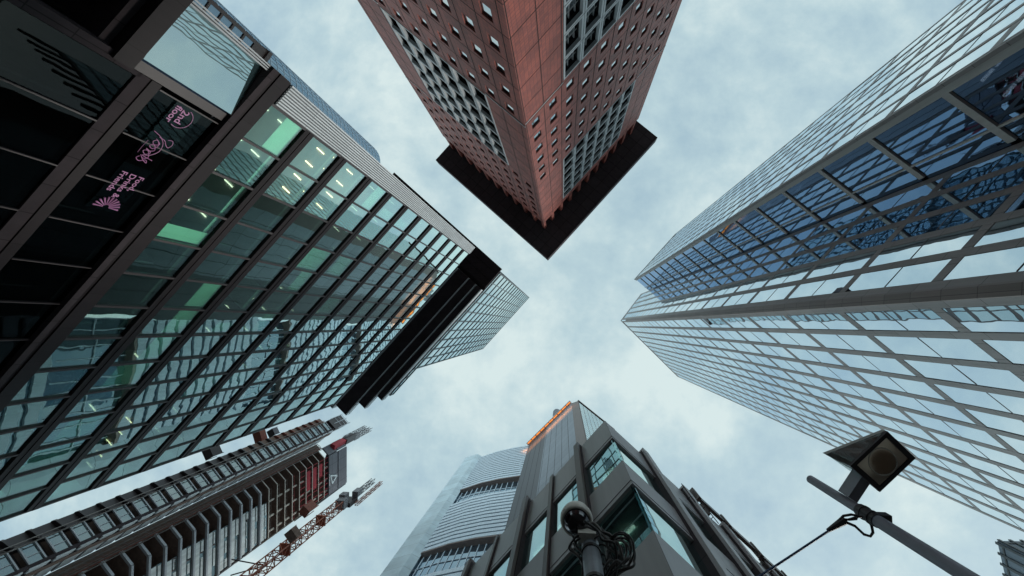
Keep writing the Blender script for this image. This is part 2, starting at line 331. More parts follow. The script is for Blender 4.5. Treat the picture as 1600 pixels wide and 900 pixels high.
class Parts:
    """repeats of one part: the hundred that show largest become objects, the rest one object"""
    def __init__(s, name, mat, root, rot, loc): s.n, s.m, s.r, s.it = name, mat, root, []; s.rot, s.loc = R_(rot), np.array(loc, float)
    def add(s, mb, sub=None): s.it.append((mb, sub))
    def wpx(s, v):
        c, sn = math.cos(s.rot), math.sin(s.rot)
        return to_px((s.loc[0] + v[0] * c - v[1] * sn, s.loc[1] + v[0] * sn + v[1] * c, v[2]))
    def score(s, mb):
        p = [s.wpx(v) for v in mb.v]
        if any(q is None for q in p): return 0
        x = [q[0] for q in p]; y = [q[1] for q in p]
        w = min(max(x), 1600) - max(min(x), 0); h = min(max(y), 900) - max(min(y), 0)
        return max(0, w) * max(0, h)
    def finish(s, limit=100):
        it = sorted(s.it, key=lambda t: -s.score(t[0])); objs = []
        rest = MB()
        for i, (mb, sub) in enumerate(it):
            if i < limit:
                o = mb.build(s.n, s.m, s.r); objs.append(o)
                if sub: sub[0].build(sub[1], sub[2], o)
            else:
                b = len(rest.v); rest.v += mb.v; rest.f += [tuple(b + k for k in f) for f in mb.f]
        if rest.v: rest.build(s.n, s.m, s.r, kind='stuff')
        subs = MB()
        for mb, sub in it[limit:]:
            if sub:
                b = len(subs.v); subs.v += sub[0].v; subs.f += [tuple(b + k for k in f) for f in sub[0].f]; nm = sub[1:]
        if subs.v: subs.build(nm[0], nm[1], s.r, kind='stuff')
        return objs
def pane(F, a0, a1, h0, h1, d, th=0.03, tilt=0.004):
    """one sheet of glass, hung a few millimetres out of true"""
    e = [random.uniform(-tilt, tilt) for _ in range(4)]; m = MB()
    return m.hexa([F.p(a0, h0, d + e[0]), F.p(a1, h0, d + e[1]), F.p(a1, h0, d + e[1] - th), F.p(a0, h0, d + e[0] - th),
                   F.p(a0, h1, d + e[2]), F.p(a1, h1, d + e[1] + e[2] - e[0]), F.p(a1, h1, d + e[1] + e[2] - e[0] - th), F.p(a0, h1, d + e[2] - th)])
G = 42.2                        # the street grid

# ------------------------------------------------------------------ ground
struct(MB().cube(-1500, 1500, -1500, 1500, -1.0, 0.0), 'ground', 'asphalt')
g1 = MB(); c42, s42 = math.cos(R_(G)), math.sin(R_(G))
def gl(x, y): return (x * c42 - y * s42, x * s42 + y * c42)
for x0, x1, y0, y1 in ((-90, -13.5, -9, 60), (-90, -13.5, -90, -17), (8, 90, -90, -8), (2.6, 60, -0.6, 60)):
    g1.slab([gl(x0, y0), gl(x1, y0), gl(x1, y1), gl(x0, y1)], 0.002 - EYE, 0.14 - EYE)
struct(g1, 'pavement', 'paving')

# ------------------------------------------------------------------ red brick tower
loc1 = plan(851, 358, 112.5); GB = 42.2
t1 = thing('brick_tower', 'red brick clad tower with small square windows under a wide flat black roof', 'tower', loc1, GB)
L1 = Face((0, 0), (-1, 0), (0, 1)); R1 = Face((0, 0), (0, -1), (1, 0)); W1 = 33.3
cols = [2.4 + 3.16 * k for k in range(10)]; colsR = [1.75 + 3.18 * k for k in range(10)]
lat_s = [6.75 + 3.17 * k for k in range(7)]
def small(F, cs, hs): return [(c - 0.70, c + 0.70, h - 0.88, h + 0.88) for c in cs for h in hs]
opL = small(L1, cols, [51.6 - 4.2 * k for k in range(12)]) + small(L1, cols, [81.0 + 4.2 * k for k in range(6)])
opL = [o for o in opL if o[2] > 2]
opR = small(R1, colsR, [54.9 + 4.12 * k for k in range(6)]) + small(R1, [colsR[-1]] + colsR[:1], [23 - 4.2 * k for k in range(5)])
latL = (lat_s[0], lat_s[-1], 53.7, 78.9); latR1 = (lat_s[0], lat_s[-1], 27.0, 52.2); latR2 = (lat_s[0], lat_s[-1], 78.2, 103.2)
mb = MB(); mb.holes(L1, 0, W1, -EYE, 106.2, opL + [latL], 0.24); mb.holes(R1, 0, W1, -EYE, 106.2, opR + [latR1, latR2], 0.24)
B1 = Face((-W1, -W1), (1, 0), (0, -1)); B2 = Face((-W1, -W1), (0, 1), (-1, 0))
mb.holes(B1, 0, W1, -EYE, 106.2, [], 0); mb.holes(B2, 0, W1, -EYE, 106.2, [], 0)
mb.slab([(-0.02, -0.02), (-W1 + 0.02, -0.02), (-W1 + 0.02, -W1 + 0.02), (-0.02, -W1 + 0.02)], 105.9, 106.19)
mb.build('wall', 'brick', t1, normals=False)
jb = MB()
for k in range(26):
    h = 53.0 - 4.2 * 13 + 4.2 * k
    if h < 0 or h > 105.5: continue
    for F, lats in ((L1, [latL]), (R1, [latR1, latR2])):
        segs = [(0.03, W1 - 0.03)]
        for l in lats:
            if l[2] - 0.1 < h < l[3] + 0.1: segs = [(0.03, l[0] - 0.05), (l[1] + 0.05, W1 - 0.03)]
        for a, b in segs: jb.box(F, a, b, h - 0.05, h + 0.05, -0.05, 0.012)
for F, off, lats in ((L1, 0.82, [latL]), (R1, 0.16, [latR1, latR2])):
    for k in range(11):
        a = off + 3.17 * k
        if a > W1 - 0.4: continue
        spans = [(1.0, 106.1)]
        for l in lats:
            if l[0] - 0.1 < a < l[1] + 0.1: spans = [q for s0, s1 in spans for q in ((s0, l[2] - 0.05), (l[3] + 0.05, s1)) if q[1] > q[0] + 0.2]
        for h0, h1 in spans: jb.box(F, a - 0.055, a + 0.055, h0, h1, -0.05, 0.015)
jb.build('expansion_joint', 'joint', t1)
win = Parts('window', 'winglass', t1, GB, loc1)
for F, ops in ((L1, opL), (R1, opR)):
    for o in ops:
        fr = MB()
        for a0, a1, h0, h1 in ((o[0], o[0] + 0.07, o[2], o[3]), (o[1] - 0.07, o[1], o[2], o[3]), (o[0] + 0.07, o[1] - 0.07, o[2], o[2] + 0.07), (o[0] + 0.07, o[1] - 0.07, o[3] - 0.07, o[3])):
            fr.box(F, a0, a1, h0, h1, -0.22, -0.15)
        win.add(pane(F, o[0] + 0.05, o[1] - 0.05, o[2] + 0.05, o[3] - 0.05, -0.19, tilt=0.012), (fr, 'frame', 'recess'))
win.finish()
bay = Parts('window_bay', 'lightgrey', t1, GB, loc1); bk = MB()
for F, l, grid in ((L1, latL, 0), (R1, latR1, 1), (R1, latR2, 0)):
    bk.box(F, l[0] + 0.01, l[1] - 0.01, l[2] + 0.01, l[3] - 0.01, -2.2, -2.0)
    dz = (l[3] - l[2]) / 6; ds = (l[1] - l[0]) / 6
    for i in range(6):
        for j in range(6):
            a0, a1 = l[0] + ds * i + 0.05, l[0] + ds * (i + 1) - 0.05; h0, h1 = l[2] + dz * j + 0.05, l[2] + dz * (j + 1) - 0.05
            fr = MB()
            for q in ((a0, a0 + 0.27, h0, h1), (a1 - 0.27, a1, h0, h1), (a0 + 0.27, a1 - 0.27, h0, h0 + 0.27), (a0 + 0.27, a1 - 0.27, h1 - 0.27, h1)):
                fr.box(F, *q, -0.35, 0.06)
            if grid:
                for x in (0.2, 0.5, 0.8): fr.box(F, a0 + (a1 - a0) * x - 0.03, a0 + (a1 - a0) * x + 0.03, h0 + 0.28, h1 - 0.28, -0.74, -0.66)
                for x in (0.3, 0.62): fr.box(F, a0 + 0.3, a1 - 0.3, h0 + (h1 - h0) * x - 0.03, h0 + (h1 - h0) * x + 0.03, -0.65, -0.58)
            bay.add(fr, (pane(F, a0 + 0.02, a1 - 0.02, h0 + 0.02, h1 - 0.02, -0.78, tilt=0.006), 'pane', 'winglass'))
    for i in range(7): bk.box(F, max(l[0] + 0.01, l[0] + ds * i - 0.12), min(l[1] - 0.01, l[0] + ds * i + 0.12), l[2] + 0.02, l[3] - 0.02, -1.99, -0.36)
    for j in range(7): bk.box(F, l[0] + 0.02, l[1] - 0.02, max(l[2] + 0.02, l[2] + dz * j - 0.12), min(l[3] - 0.02, l[2] + dz * j + 0.12), -1.98, -0.37)
bk.build('bay_lining', 'recess', t1)
bay.finish()
for F, a, b, h in ((L1, 0, 6.75, 53.3), (L1, 25.85, W1, 53.3), (R1, 0, 6.75, 52.5), (R1, 25.85, W1, 78.0), (L1, 25.85, W1, 79.1)):
    MB().box(F, a + 0.02, b - 0.02, h - 0.09, h + 0.09, -0.05, 0.07).build('string_course', 'lightgrey', t1)
for F in (L1, R1):
    for k in range(11):
        a = 0.55 if (k == 0 and F is L1) else (-0.0 if k == 0 else 3.2 * k + (0.2 if F is L1 else 0))
        if k == 0 and F is R1:
            MB().cube(-0.72, 0.006, -0.72, 0.006, 105.5 + EYE, 112.5 + EYE).build('pillar', 'brick', t1); continue
        if k == 0: continue
        MB().box(F, a - 0.42, a + 0.42, 105.5, 112.5, -0.85, 0.006).build('pillar', 'brick', t1)
MB().slab([(-2.6, -2.6), (-W1 + 2.6, -2.6), (-W1 + 2.6, -W1 + 2.6), (-2.6, -W1 + 2.6)], 106.3, 112.45).build('top_storey', 'recess', t1)
MB().slab([(5.6, 5.1), (-33.6, 5.1), (-33.6, -35.4), (5.6, -35.4)], 112.5, 115.5).build('roof', 'roofdark', t1)

# ------------------------------------------------------------------ diagonal-grid look glass tower on the right
loc2 = plan(970, 501, 165)
t2 = thing('glass_tower', 'tall blue glass tower with grey brown frames and a deep vertical notch', 'tower', loc2, 42)
C2 = Face((0, 0), (1, 0), (0, 1)); B2 = Face((0, 0), (0, -1), (-1, 0)); ND, NW = 13.95, 6.27
D2 = Face((-NW, -ND), (1, 0), (0, 1)); A2 = Face((-NW, -ND), (0, -1), (-1, 0))
PH = 8.95; H0 = -1.6
rows2 = [29.0 + PH * k for k in range(-3, 18)]
frm = MB()
pan = Parts('window', 't2glass', t2, 42, loc2)
def grid2(F, starts, wid, top, back):
    """double-storey panes between mullions; top(s) is the roof height at s"""
    g_ = starts[1] - starts[0] - wid; S = [starts[0] - g_] + [a for st in starts for a in (st, st + wid)] + [starts[-1] + wid + g_]
    for a, b in zip(S[0::2], S[1::2]):
        hh0, hh1 = top(a), top(b)
        frm.hexa([F.p(a, -EYE, -0.3), F.p(b, -EYE, -0.3), F.p(b, -EYE, 0), F.p(a, -EYE, 0), F.p(a, hh0, -0.3), F.p(b, hh1, -0.3), F.p(b, hh1, 0), F.p(a, hh0, 0)])
    for st in starts:
        tp = top(st + wid / 2)
        for h in rows2:
            hp = h + 8.2
            if hp > tp: break
            if h > -1: pan.add(pane(F, st + 0.06, st + wid - 0.06, h + 0.06, hp - 0.06, -0.035, tilt=0.009), (MB().box(F, st + 0.07, st + wid - 0.07, h + 3.9, h + 3.95, -0.032, -0.012), 'transom', 't2corner'))
            frm.box(F, st - 0.001, st + wid + 0.001, hp, min(h + PH, tp), -0.28, -0.02)
        if tp - hp > 0.5: frm.box(F, st, st + wid, hp + 0.9, tp, -0.27, -0.03)
grid2(C2, [0.95 + 2.6 * k for k in range(12)], 2.02, lambda s: 165 + 0.62 * s, 0)
grid2(B2, [1.25 + 2.55 * k for k in range(5)], 1.92, lambda s: 165 + 0.9 * s, 0)
grid2(A2, [0.25 + 2.65 * k for k in range(8)], 2.2, lambda s: 163, 0)
cop = MB(); fil = MB()
for F, L, top in ((C2, 31.95, lambda s: 165.1 + 0.62 * s), (B2, ND - 0.02, lambda s: 165.1 + 0.9 * s), (A2, 21.2, lambda s: 163.1)):
    for m_, dz0, dz1, d0, d1 in ((cop, -1.5, 0.25, -0.35, 0.05), (fil, -12.0, -1.4, -0.31, -0.05)):
        m_.hexa([F.p(0, top(0) + dz0, d0), F.p(L, top(L) + dz0, d0), F.p(L, top(L) + dz0, d1), F.p(0, top(0) + dz0, d1), F.p(0, top(0) + dz1, d0), F.p(L, top(L) + dz1, d0), F.p(L, top(L) + dz1, d1), F.p(0, top(0) + dz1, d1)])
cop.build('coping', 't2frame', t2); fil.build('crown_glazing', 't2glass', t2)
pan.finish()
frm.build('frame', 't2frame', t2)
# body behind the panes
bd = MB()
bd.slab([(0.5, -0.5), (31.9, -0.5), (31.9, -36), (-NW + 0.5, -36), (-NW + 0.5, -ND - 5.5), (0.5, -ND - 5.5)], -EYE, 160)
bd.build('core', 'recess', t2)
# folded corner and top edges
cn = MB()
b = len(cn.v)
def prism(m, poly, h0, hs):
    n = len(poly); b = len(m.v)
    m.v += [(p[0], p[1], h0 + EYE) for p in poly] + [(p[0], p[1], h + EYE) for p, h in zip(poly, hs)]
    m.f += [tuple(range(b, b + n)), tuple(range(b + 2 * n - 1, b + n - 1, -1))] + [(b + i, b + (i + 1) % n, b + n + (i + 1) % n, b + n + i) for i in range(n)]
prism(cn, [(0.30, 0.05), (-0.05, -0.45), (-0.02, -0.62), (0.4, -0.62), (0.4, 0.02)], -EYE, [165.3] * 5)
cn.build('corner_post', 't2corner', t2)
# notch: big panes between grey beams, lamps behind
dp = Parts('notch_window', 't2dark', t2, 42, loc2); df = MB(); lights = []
df.box(D2, 0.0, 0.85, -EYE, 163, -0.3, 0.03); df.box(D2, 4.55, 4.7, -EYE, 163, -0.3, 0.0)
for k in range(-4, 18):
    h = 33.05 + 7.65 * k
    if h < -1.5 or h > 156: continue
    df.box(D2, 0.85, NW - 0.3, h - 0.62, h - 0.05, -0.28, 0.02)
    dp.add(pane(D2, 0.9, 4.52, h, h + 6.95, -0.12, tilt=0.006)); dp.add(pane(D2, 4.72, NW - 0.02, h, h + 6.95, -0.14, tilt=0.006))
df.build('notch_frame', 't2beam', t2)
dp.finish()
dc = MB(); 
for k in range(-4, 18):
    h = 33.05 + 7.65 * k
    if -1.5 < h < 156:
        dc.box(D2, 0.9, NW, h + 6.4, h + 6.9, -4.6, -0.35); dc.box(D2, 0.9, NW, h + 2.7, h + 3.1, -4.6, -0.35)
dc.build('notch_ceiling', 'inner', t2)
for k, a in ((2, 1.6), (3, 1.5), (3, 3.6), (4, 1.5), (4, 3.5), (4, 4.0), (6, 1.6), (7, 1.5), (7, 3.3), (9, 2.0)):
    h = 33.05 + 7.65 * k
    MB().box(D2, a, a + 0.22, h + 6.25, h + 6.38, -1.4, -0.7).build('ceiling_lamp', 'lamp', t2)
for a in (1.4, 3.0):
    for j in range(3): MB().box(D2, a, a + 0.2, 31.0, 31.12, -1.6 - 1.3 * j, -0.6 - 1.3 * j).build('ceiling_lamp', 'lampwarm', t2)

# ------------------------------------------------------------------ green glass office block with an overhanging tower
loc3 = (-14.94, -12.34)
t3 = thing('office_tower', 'dark framed green glass office block with a paler tower jutting out over black ledges', 'tower', loc3, 42)
M3 = Face((0, 0), (0, 1), (1, 0)); W3 = 34.75
bands = [25.2 + 4.42 * k for k in range(11)]
for k, h in enumerate(bands):
    mb = MB().box(M3, 0.75, W3, h, h + 0.38, -0.3, 0.07); mb.box(M3, 0.75, W3, h + 0.41, h + 0.85, -0.3, 0.10); mb.build('floor_band', 't3band', t3)
mb = MB().box(M3, -0.75, W3, 21.05, 21.9, -0.4, 0.12); mb.box(M3, -0.75, W3, 20.72, 21.03, -0.4, 0.05); mb.build('floor_band', 't3band', t3)
MB().box(M3, -0.75, W3, 20.35, 20.70, -0.5, 0.22).build('gutter', 'black', t3)
MB().box(M3, 3.0, W3, 16.42, 16.88, -0.4, 0.05).build('floor_band', 't3band', t3)
MB().box(M3, 3.0, W3, 15.85, 16.40, -0.5, 0.0).build('gutter', 'black', t3)
MB().box(M3, -0.75, 3.02, 14.65, 15.45, -0.5, 0.2).build('floor_band', 't3band', t3)
mu = [0.78 + 2.425 * k for k in range(15)]
for a in mu:
    m_ = MB().box(M3, a - 0.07, a + 0.07, 21.9, 73.8, -0.25, 0.06); m_.build('mullion', 't3mull', t3)
for k, a in enumerate(mu[1:]):
    MB().box(M3, a - 0.03, a + 0.03, 16.95, 20.35, -0.16, 0.02).build('mullion', 't3mull', t3)
for k, a in enumerate(mu[2:]):
    MB().box(M3, a - 0.03, a + 0.03, -EYE, 15.85, -0.16, 0.02).build('mullion', 't3mull', t3)
gp = Parts('window', 't3glass', t3, 42, loc3); gd = Parts('street_window', 't3dark', t3, 42, loc3)
lev = [(21.9, 25.2)] + [(h + 0.85, h + 4.42) for h in bands[:-1]] + [(bands[-1] + 0.85, 73.8)]
for i in range(14):
    for h0, h1 in lev: gp.add(pane(M3, mu[i] + 0.07, mu[i + 1] - 0.07, h0, h1, -0.06, tilt=0.008))
    if i: gd.add(pane(M3, mu[i] + 0.03, mu[i + 1] - 0.03, 16.95, 20.35, -0.08, tilt=0.008))
    if i > 0: 
        for h0, h1 in ((-1.4, 4.2), (4.3, 10.1), (10.2, 15.85)): gd.add(pane(M3, mu[i] + 0.03, mu[i + 1] - 0.03, h0, h1, -0.08, tilt=0.008))
gp.finish(); gd.finish()
MB().box(M3, 2.75, 3.2, 10.0, 16.0, -0.6, 0.0).build('corner_pier', 'black', t3)
# corner bay: one big mirror pane, bright ribs beside it
MB().hexa([M3.p(a, h, d) for h in (15.5, 20.3) for a, d in ((-0.38, -0.29), (2.42, 0.17), (2.42, 0.13), (-0.38, -0.33))]).build('corner_window', 't3mirror', t3)
MB().hexa([M3.p(a, h, d) for h in (15.5, 20.3) for a, d in ((2.43, 0.165), (2.56, 0.0), (2.52, 0.0), (2.39, 0.13))]).build('corner_return', 't2dark', t3)
for h in (15.36, 20.302): MB().slab([M3.p(a, 0, d)[:2] for a, d in ((-0.40, -0.60), (-0.40, -0.27), (2.45, 0.19), (2.62, -0.02), (2.45, -0.60))], h, h + 0.13).build('corner_sill', 't3mull', t3)
for a in (-0.72, -0.60, -0.48): MB().box(M3, a, a + 0.07, 4.0, 20.35, -0.3, 0.05).build('corner_rib', 'lightgrey', t3)
MB().box(M3, 2.45, 2.98, 15.46, 20.34, -0.4, 0.02).build('corner_pier', 't3mull', t3)
MB().box(M3, -0.72, 2.9, -EYE, 14.6, -3.4, -3.2).build('recess_wall', 'black', t3)
MB().box(M3, -0.72, 2.9, 14.2, 14.62, -3.2, -0.3).build('recess_soffit', 'black', t3)
# white ribbed corner screen
MB().box(M3, -0.68, 0.70, 22.12, 73.9, -0.35, 0.02).build('corner_screen', 'towerframe', t3)
for k in range(9): MB().box(M3, -0.70 + 0.16 * k, -0.62 + 0.16 * k, 22.12, 73.9, 0.021, 0.11).build('corner_rib', 'white', t3)
# rooms behind the glass: slab, ceiling, back wall, partitions, blinds, lamps
lamp_parts = Parts('ceiling_lamp', 'lamp', t3, 42, loc3); warm_parts = Parts('warm_ceiling_lamp', 'lampwarm', t3, 42, loc3); blinds = Parts('roller_blind', 'blind', t3, 42, loc3)
bw = MB(); parts_ = MB()
bw.box(M3, 0.75, W3 - 0.05, -EYE, 73.8, -9.2, -9.0)
tops = [20.5] + bands
for k, ht in enumerate([16.2, 20.4] + bands + [73.7]):
    lit = 2 <= k
    # ceiling in stretches of different finish
    a = 0.8; prev = None
    while a < W3 - 0.1:
        n = random.choice((1, 2, 2, 3, 4)); b_ = min(W3 - 0.1, a + 2.425 * n)
        if k < 2: mt = 'ceildark'
        else: mt = random.choices(('ceiling', 'ceildark', 'ceilwarm'), (0.30, 0.62, 0.08))[0]
        if k in (3, 4) and a < 4: mt = 'ceilwarm'; b_ = a + 2.425 * 2
        MB().box(M3, a + 0.002, b_ - 0.002, ht - 0.35, ht - 0.05, -8.95, -0.34).build('ceiling', mt, t3)
        if b_ < W3 - 3: parts_.box(M3, b_ - 0.05, b_ + 0.05, ht - 3.6 if k > 1 else ht - 3.2, ht - 0.36, -8.9, -1.3)
        if k > 1 and random.random() < (0.85 if k > 4 else 0.22) or mt == 'ceilwarm':
            x = a + 0.6
            while x < b_ - 0.6:
                for d in (-0.8, -2.4, -4.6):
                    L = MB().box(M3, x, x + 0.055, ht - 0.42, ht - 0.36, d - 0.7, d)
                    if mt == 'ceilwarm': warm_parts.add(L)
                    else: lamp_parts.add(L)
                x += 1.21 if mt == 'ceilwarm' else 2.425
        a = b_
for i in range(14):
    for j, (h0, h1) in enumerate(lev):
        r = random.random()
        if r < 0.30 and not (j in (1, 2) and i < 3) or (i, j) in ((0, 0),):
            f = random.choice((0.45, 0.7, 1.0)); a0 = mu[i] + 0.12; a1 = mu[i + 1] - 0.12
            if random.random() < 0.4: a0 = a1 - 0.9
            blinds.add(MB().box(M3, a0, a1, h1 - (h1 - h0) * f, h1 - 0.02, -0.24, -0.22))
bw.build('back_wall', 'inner', t3); parts_.build('partition', 'innerdark', t3); lamp_parts.finish(); warm_parts.finish(); blinds.finish()
for a, h in ((5.2, 11.6), (8.2, 12.4), (11.4, 12.2), (15.6, 12.6)):
    MB().box(M3, a, a + 0.07, h, h + 0.05, -0.9, -0.80).build('spot_lamp', 'spot', t3)
# shell of the block
sh = MB(); sh.slab([(-0.36, 0.0), (-20, 0.0), (-20, W3), (-9.3, W3), (-9.3, 0.8), (-0.36, 0.8)], -EYE, 73.8)
sh.build('side_wall', 't3mull', t3)
E3 = Face((0, W3), (-1, 0), (0, 1))
for h0, h1 in lev: pane(E3, 0.25, 8.95, h0, h1, -0.02, tilt=0).build('end_window', 't3end', t3)
MB().box(E3, 0.0, 8.95, -EYE, 21.8, -0.2, 0.0).build('end_wall', 't3mull', t3)
MB().slab([(-0.2, 0.3), (-20, 0.3), (-20, W3), (-0.2, W3)], 73.85, 74.15).build('terrace', 'lightgrey', t3)
# set-back storey, black ledges and the tower above them
T3 = Face((3.3, 0), (0, 1), (1, 0)); T3s = Face((3.3, -0.2), (-1, 0), (0, -1)); ZS = 88.0
MB().slab([(-20, 0.3), (-4.4, 0.3), (-4.4, 33), (-20, 33)], 74.2, ZS).build('set_back_wall', 'black', t3)
MB().slab([(-4.4, 0.0), (3.2, 0.0), (3.2, 32.6), (-4.4, 32.6)], ZS + 0.9, ZS + 1.2).build('soffit', 'black', t3)
MB().slab([(-4.2, -1.07), (3.2, -1.07), (3.2, 3.9), (-4.2, 3.9)], ZS + 0.3, ZS + 0.88).build('soffit', 'black', t3)
for y in (0.4, 2.2): MB().slab([(-4.0, y), (3.1, y), (3.1, y + 0.10), (-4.0, y + 0.10)], ZS + 0.18, ZS + 0.296).build('soffit_groove', 't3band', t3)
MB().slab([(-27, -1.05), (-4.3, -1.05), (-4.3, -0.1), (-27, -0.1)], ZS + 0.2, ZS + 0.85).build('soffit', 'black', t3)
for x0, x1, ye in ((-4.6, -3.40, 42.0), (-3.15, -0.42, 41.0), (-0.15, 1.50, 37.4), (1.80, 2.95, 33.9)):
    MB().slab([(x0, 4.6), (x1, 4.6), (x1, ye), (x0, ye)], ZS - 0.6, ZS + 0.88).build('ledge', 'black', t3)
    MB().slab([(x1 + 0.02, 4.6), (x1 + 0.22, 4.6), (x1 + 0.22, ye - 0.1), (x1 + 0.02, ye - 0.1)], ZS - 0.85, ZS + 0.8).build('ledge_trim', 'white', t3)
tp = Parts('tower_window', 'towerglass', t3, 42, loc3); tf = MB()
def tower(F, S, h0, h1, step):
    n = int(round((h1 - h0) / step))
    for a in S: tf.box(F, a - 0.07, a + 0.07, h0, h1, -0.2, 0.06)
    for k in range(n + 1): tf.box(F, S[0] + 0.071, S[-1] - 0.071, h0 + k * step - 0.16, h0 + k * step + 0.16, -0.2, 0.03)
    for a, b in zip(S[:-1], S[1:]):
        for k in range(n): tp.add(pane(F, a + 0.07, b - 0.07, h0 + k * step + 0.16, h0 + (k + 1) * step - 0.16, -0.08, tilt=0.006))
S20 = [-0.2 + 2.59 * k for k in range(11)]; S28 = S20 + [S20[-1] + 2.36 * k for k in (1, 2, 3)]
tower(T3, S28, ZS + 1.3, ZS + 3.4, 2.1); tower(T3, S20, ZS + 3.8, 170.0, 5.2); tower(T3s, [0.1 + 2.6 * k for k in range(9)], ZS + 1.3, 170.0, 5.2)
tp.finish(); tf.build('tower_frame', 'towerframe', t3)
MB().slab([(3.05, -0.05), (-17, -0.05), (-17, 25.6), (3.05, 25.6)], ZS + 1.25, 169.6).build('tower_core', 'inner', t3)
MB().slab([(3.0, 25.65), (-17, 25.65), (-17, 32.6), (3.0, 32.6)], ZS + 1.25, ZS + 3.3).build('tower_core', 'inner', t3)
# writing on the second-floor glass: film strip, letters, flourish, burst
sg = thing('window_sign', 'pink lettering and sunburst on a dark strip of the lower window on the green block', 'sign', (loc3[0], loc3[1]), 42, z=0)
def strip_pt(a, h): return M3.p(a, h, 0.035)
MB().box(M3, 3.25, 9.5, 17.88, 19.28, -0.045, 0.012).build('film', 'signfilm', sg)
def text(body, a, h, size, bold=0.0):
    cu = bpy.data.curves.new('lettering', 'FONT'); cu.body = body; cu.size = size; cu.extrude = 0.004; cu.offset = bold; cu.resolution_u = 3
    tmp = bpy.data.objects.new('lettering', cu); COL.objects.link(tmp)
    dg = bpy.context.evaluated_depsgraph_get(); dg.update(); me = bpy.data.meshes.new_from_object(tmp.evaluated_get(dg))
    bpy.data.objects.remove(tmp); 
    o = bpy.data.objects.new('lettering', me); COL.objects.link(o); o.parent = sg
    # x of the letters runs along +s, y runs up
    o.matrix_local = Matrix([[0, 0, 1, 0.03], [1, 0, 0, a], [0, 1, 0, h + EYE], [0, 0, 0, 1]])
    me.materials.clear(); me.materials.append(M['pink']); return o
text('2nd', 3.42, 18.36, 0.50, 0.006); text('floor', 3.38, 17.98, 0.46, 0.006)
text('Food,', 7.28, 18.90, 0.40, 0.003); text('Drinks &', 7.28, 18.50, 0.40, 0.003); text('Friends', 7.28, 18.08, 0.40, 0.003)
arc = [strip_pt(3.85 + 0.50 * math.cos(t), 18.55 + 0.52 * math.sin(t)) for t in np.linspace(R_(165), R_(-25), 22)]
MB().tube(arc, 0.016, 5).build('flourish', 'pink', sg)
def curl(pts, r=0.022):
    P_ = [Vector(strip_pt(*p)) for p in pts]; o = []
    for i in range(len(P_) - 1):
        p0, p1, p2, p3 = P_[max(i - 1, 0)], P_[i], P_[i + 1], P_[min(i + 2, len(P_) - 1)]
        for t in np.linspace(0, 1, 7)[:-1]:
            o.append(0.5 * ((2 * p1) + (p2 - p0) * t + (2 * p0 - 5 * p1 + 4 * p2 - p3) * t * t + (3 * p1 - p0 - 3 * p2 + p3) * t ** 3))
    o.append(P_[-1]); MB().tube(o, r, 5).build('flourish', 'pink', sg)
def sq(pts): return [(4.95 + (a - 5.15) * 0.86, 17.95 + (h - 17.75) * 0.74) for a, h in pts]
curl(sq([(5.15, 17.75), (5.3, 18.3), (5.6, 18.75), (6.1, 18.9), (6.5, 18.6), (6.65, 18.2), (6.75, 18.95)]), 0.017)
curl(sq([(5.3, 18.85), (5.25, 19.15), (5.45, 19.3), (5.7, 19.2), (5.6, 18.95), (5.4, 18.7), (5.35, 18.3)]), 0.017)
curl(sq([(5.5, 18.2), (5.7, 18.6), (5.85, 18.35), (5.7, 18.15), (5.55, 18.35), (5.85, 18.6), (6.1, 18.4), (5.98, 18.15), (5.85, 18.35), (6.15, 18.62), (6.3, 18.3), (6.2, 18.1)]), 0.017)
curl(sq([(6.2, 18.1), (6.35, 18.5), (6.55, 18.3), (6.4, 18.05), (6.3, 18.3), (6.65, 18.6), (6.8, 18.35), (6.65, 18.1), (6.9, 18.45), (7.0, 18.75), (6.85, 18.6), (7.02, 18.25), (6.9, 18.0), (6.75, 18.1)]), 0.017)
curl(sq([(5.75, 17.85), (6.2, 17.82), (6.6, 17.85)]), 0.009)
for k in range(11):
    th = R_(90 + 18 * k); c = np.array([9.32, 18.62])
    b0 = c + 0.14 * np.array([math.cos(th), math.sin(th)]); b1_ = c + 0.58 * np.array([math.cos(th), math.sin(th)])
    MB().bar(strip_pt(*b0), strip_pt(*b1_), 0.018, 5, 0.045).build('burst_ray', 'pink', sg)

# ------------------------------------------------------------------ dark brown office building at the bottom
K6 = 1.3; loc6 = plan(945, 657, 20) * K6
t6 = thing('office_building', 'brown grey office building with vertical fins and glazed corner at the bottom', 'building', loc6, 42)
L6 = Face((0, 0), (0, 1), (-1, 0)); R6 = Face((0, 0), (1, 0), (0, -1))
wz = [(14.3, 17.05), (9.6, 12.3), (4.9, 7.6), (0.2, 2.9)]; zs = [(17.05, 20.0), (12.3, 14.3), (7.6, 9.6), (2.9, 4.9), (-1.2, 0.2)]
LE, RE = 14.0, 12.0
mbp = MB()
for z0, z1 in zs:
    # one panel band folded round the corner
    q = [(-0.0, 0.0), (RE, 0), (RE, 0.35), (0.35, 0.35), (0.35, LE), (0, LE)]
    MB().slab([(x * K6, y * K6) for x, y in q], z0 * K6, z1 * K6).build('spandrel', 't6panel', t6)
    ln = MB()
    for F, e in ((L6, LE), (R6, RE)): ln.box(F, 0.0, e * K6, (z0 + 0.22) * K6, (z0 + 0.22) * K6 + 0.03, -0.02, 0.012)
    ln.build('panel_joint', 'black', t6)
p6 = Parts('window', 't6glass', t6, 42, loc6)
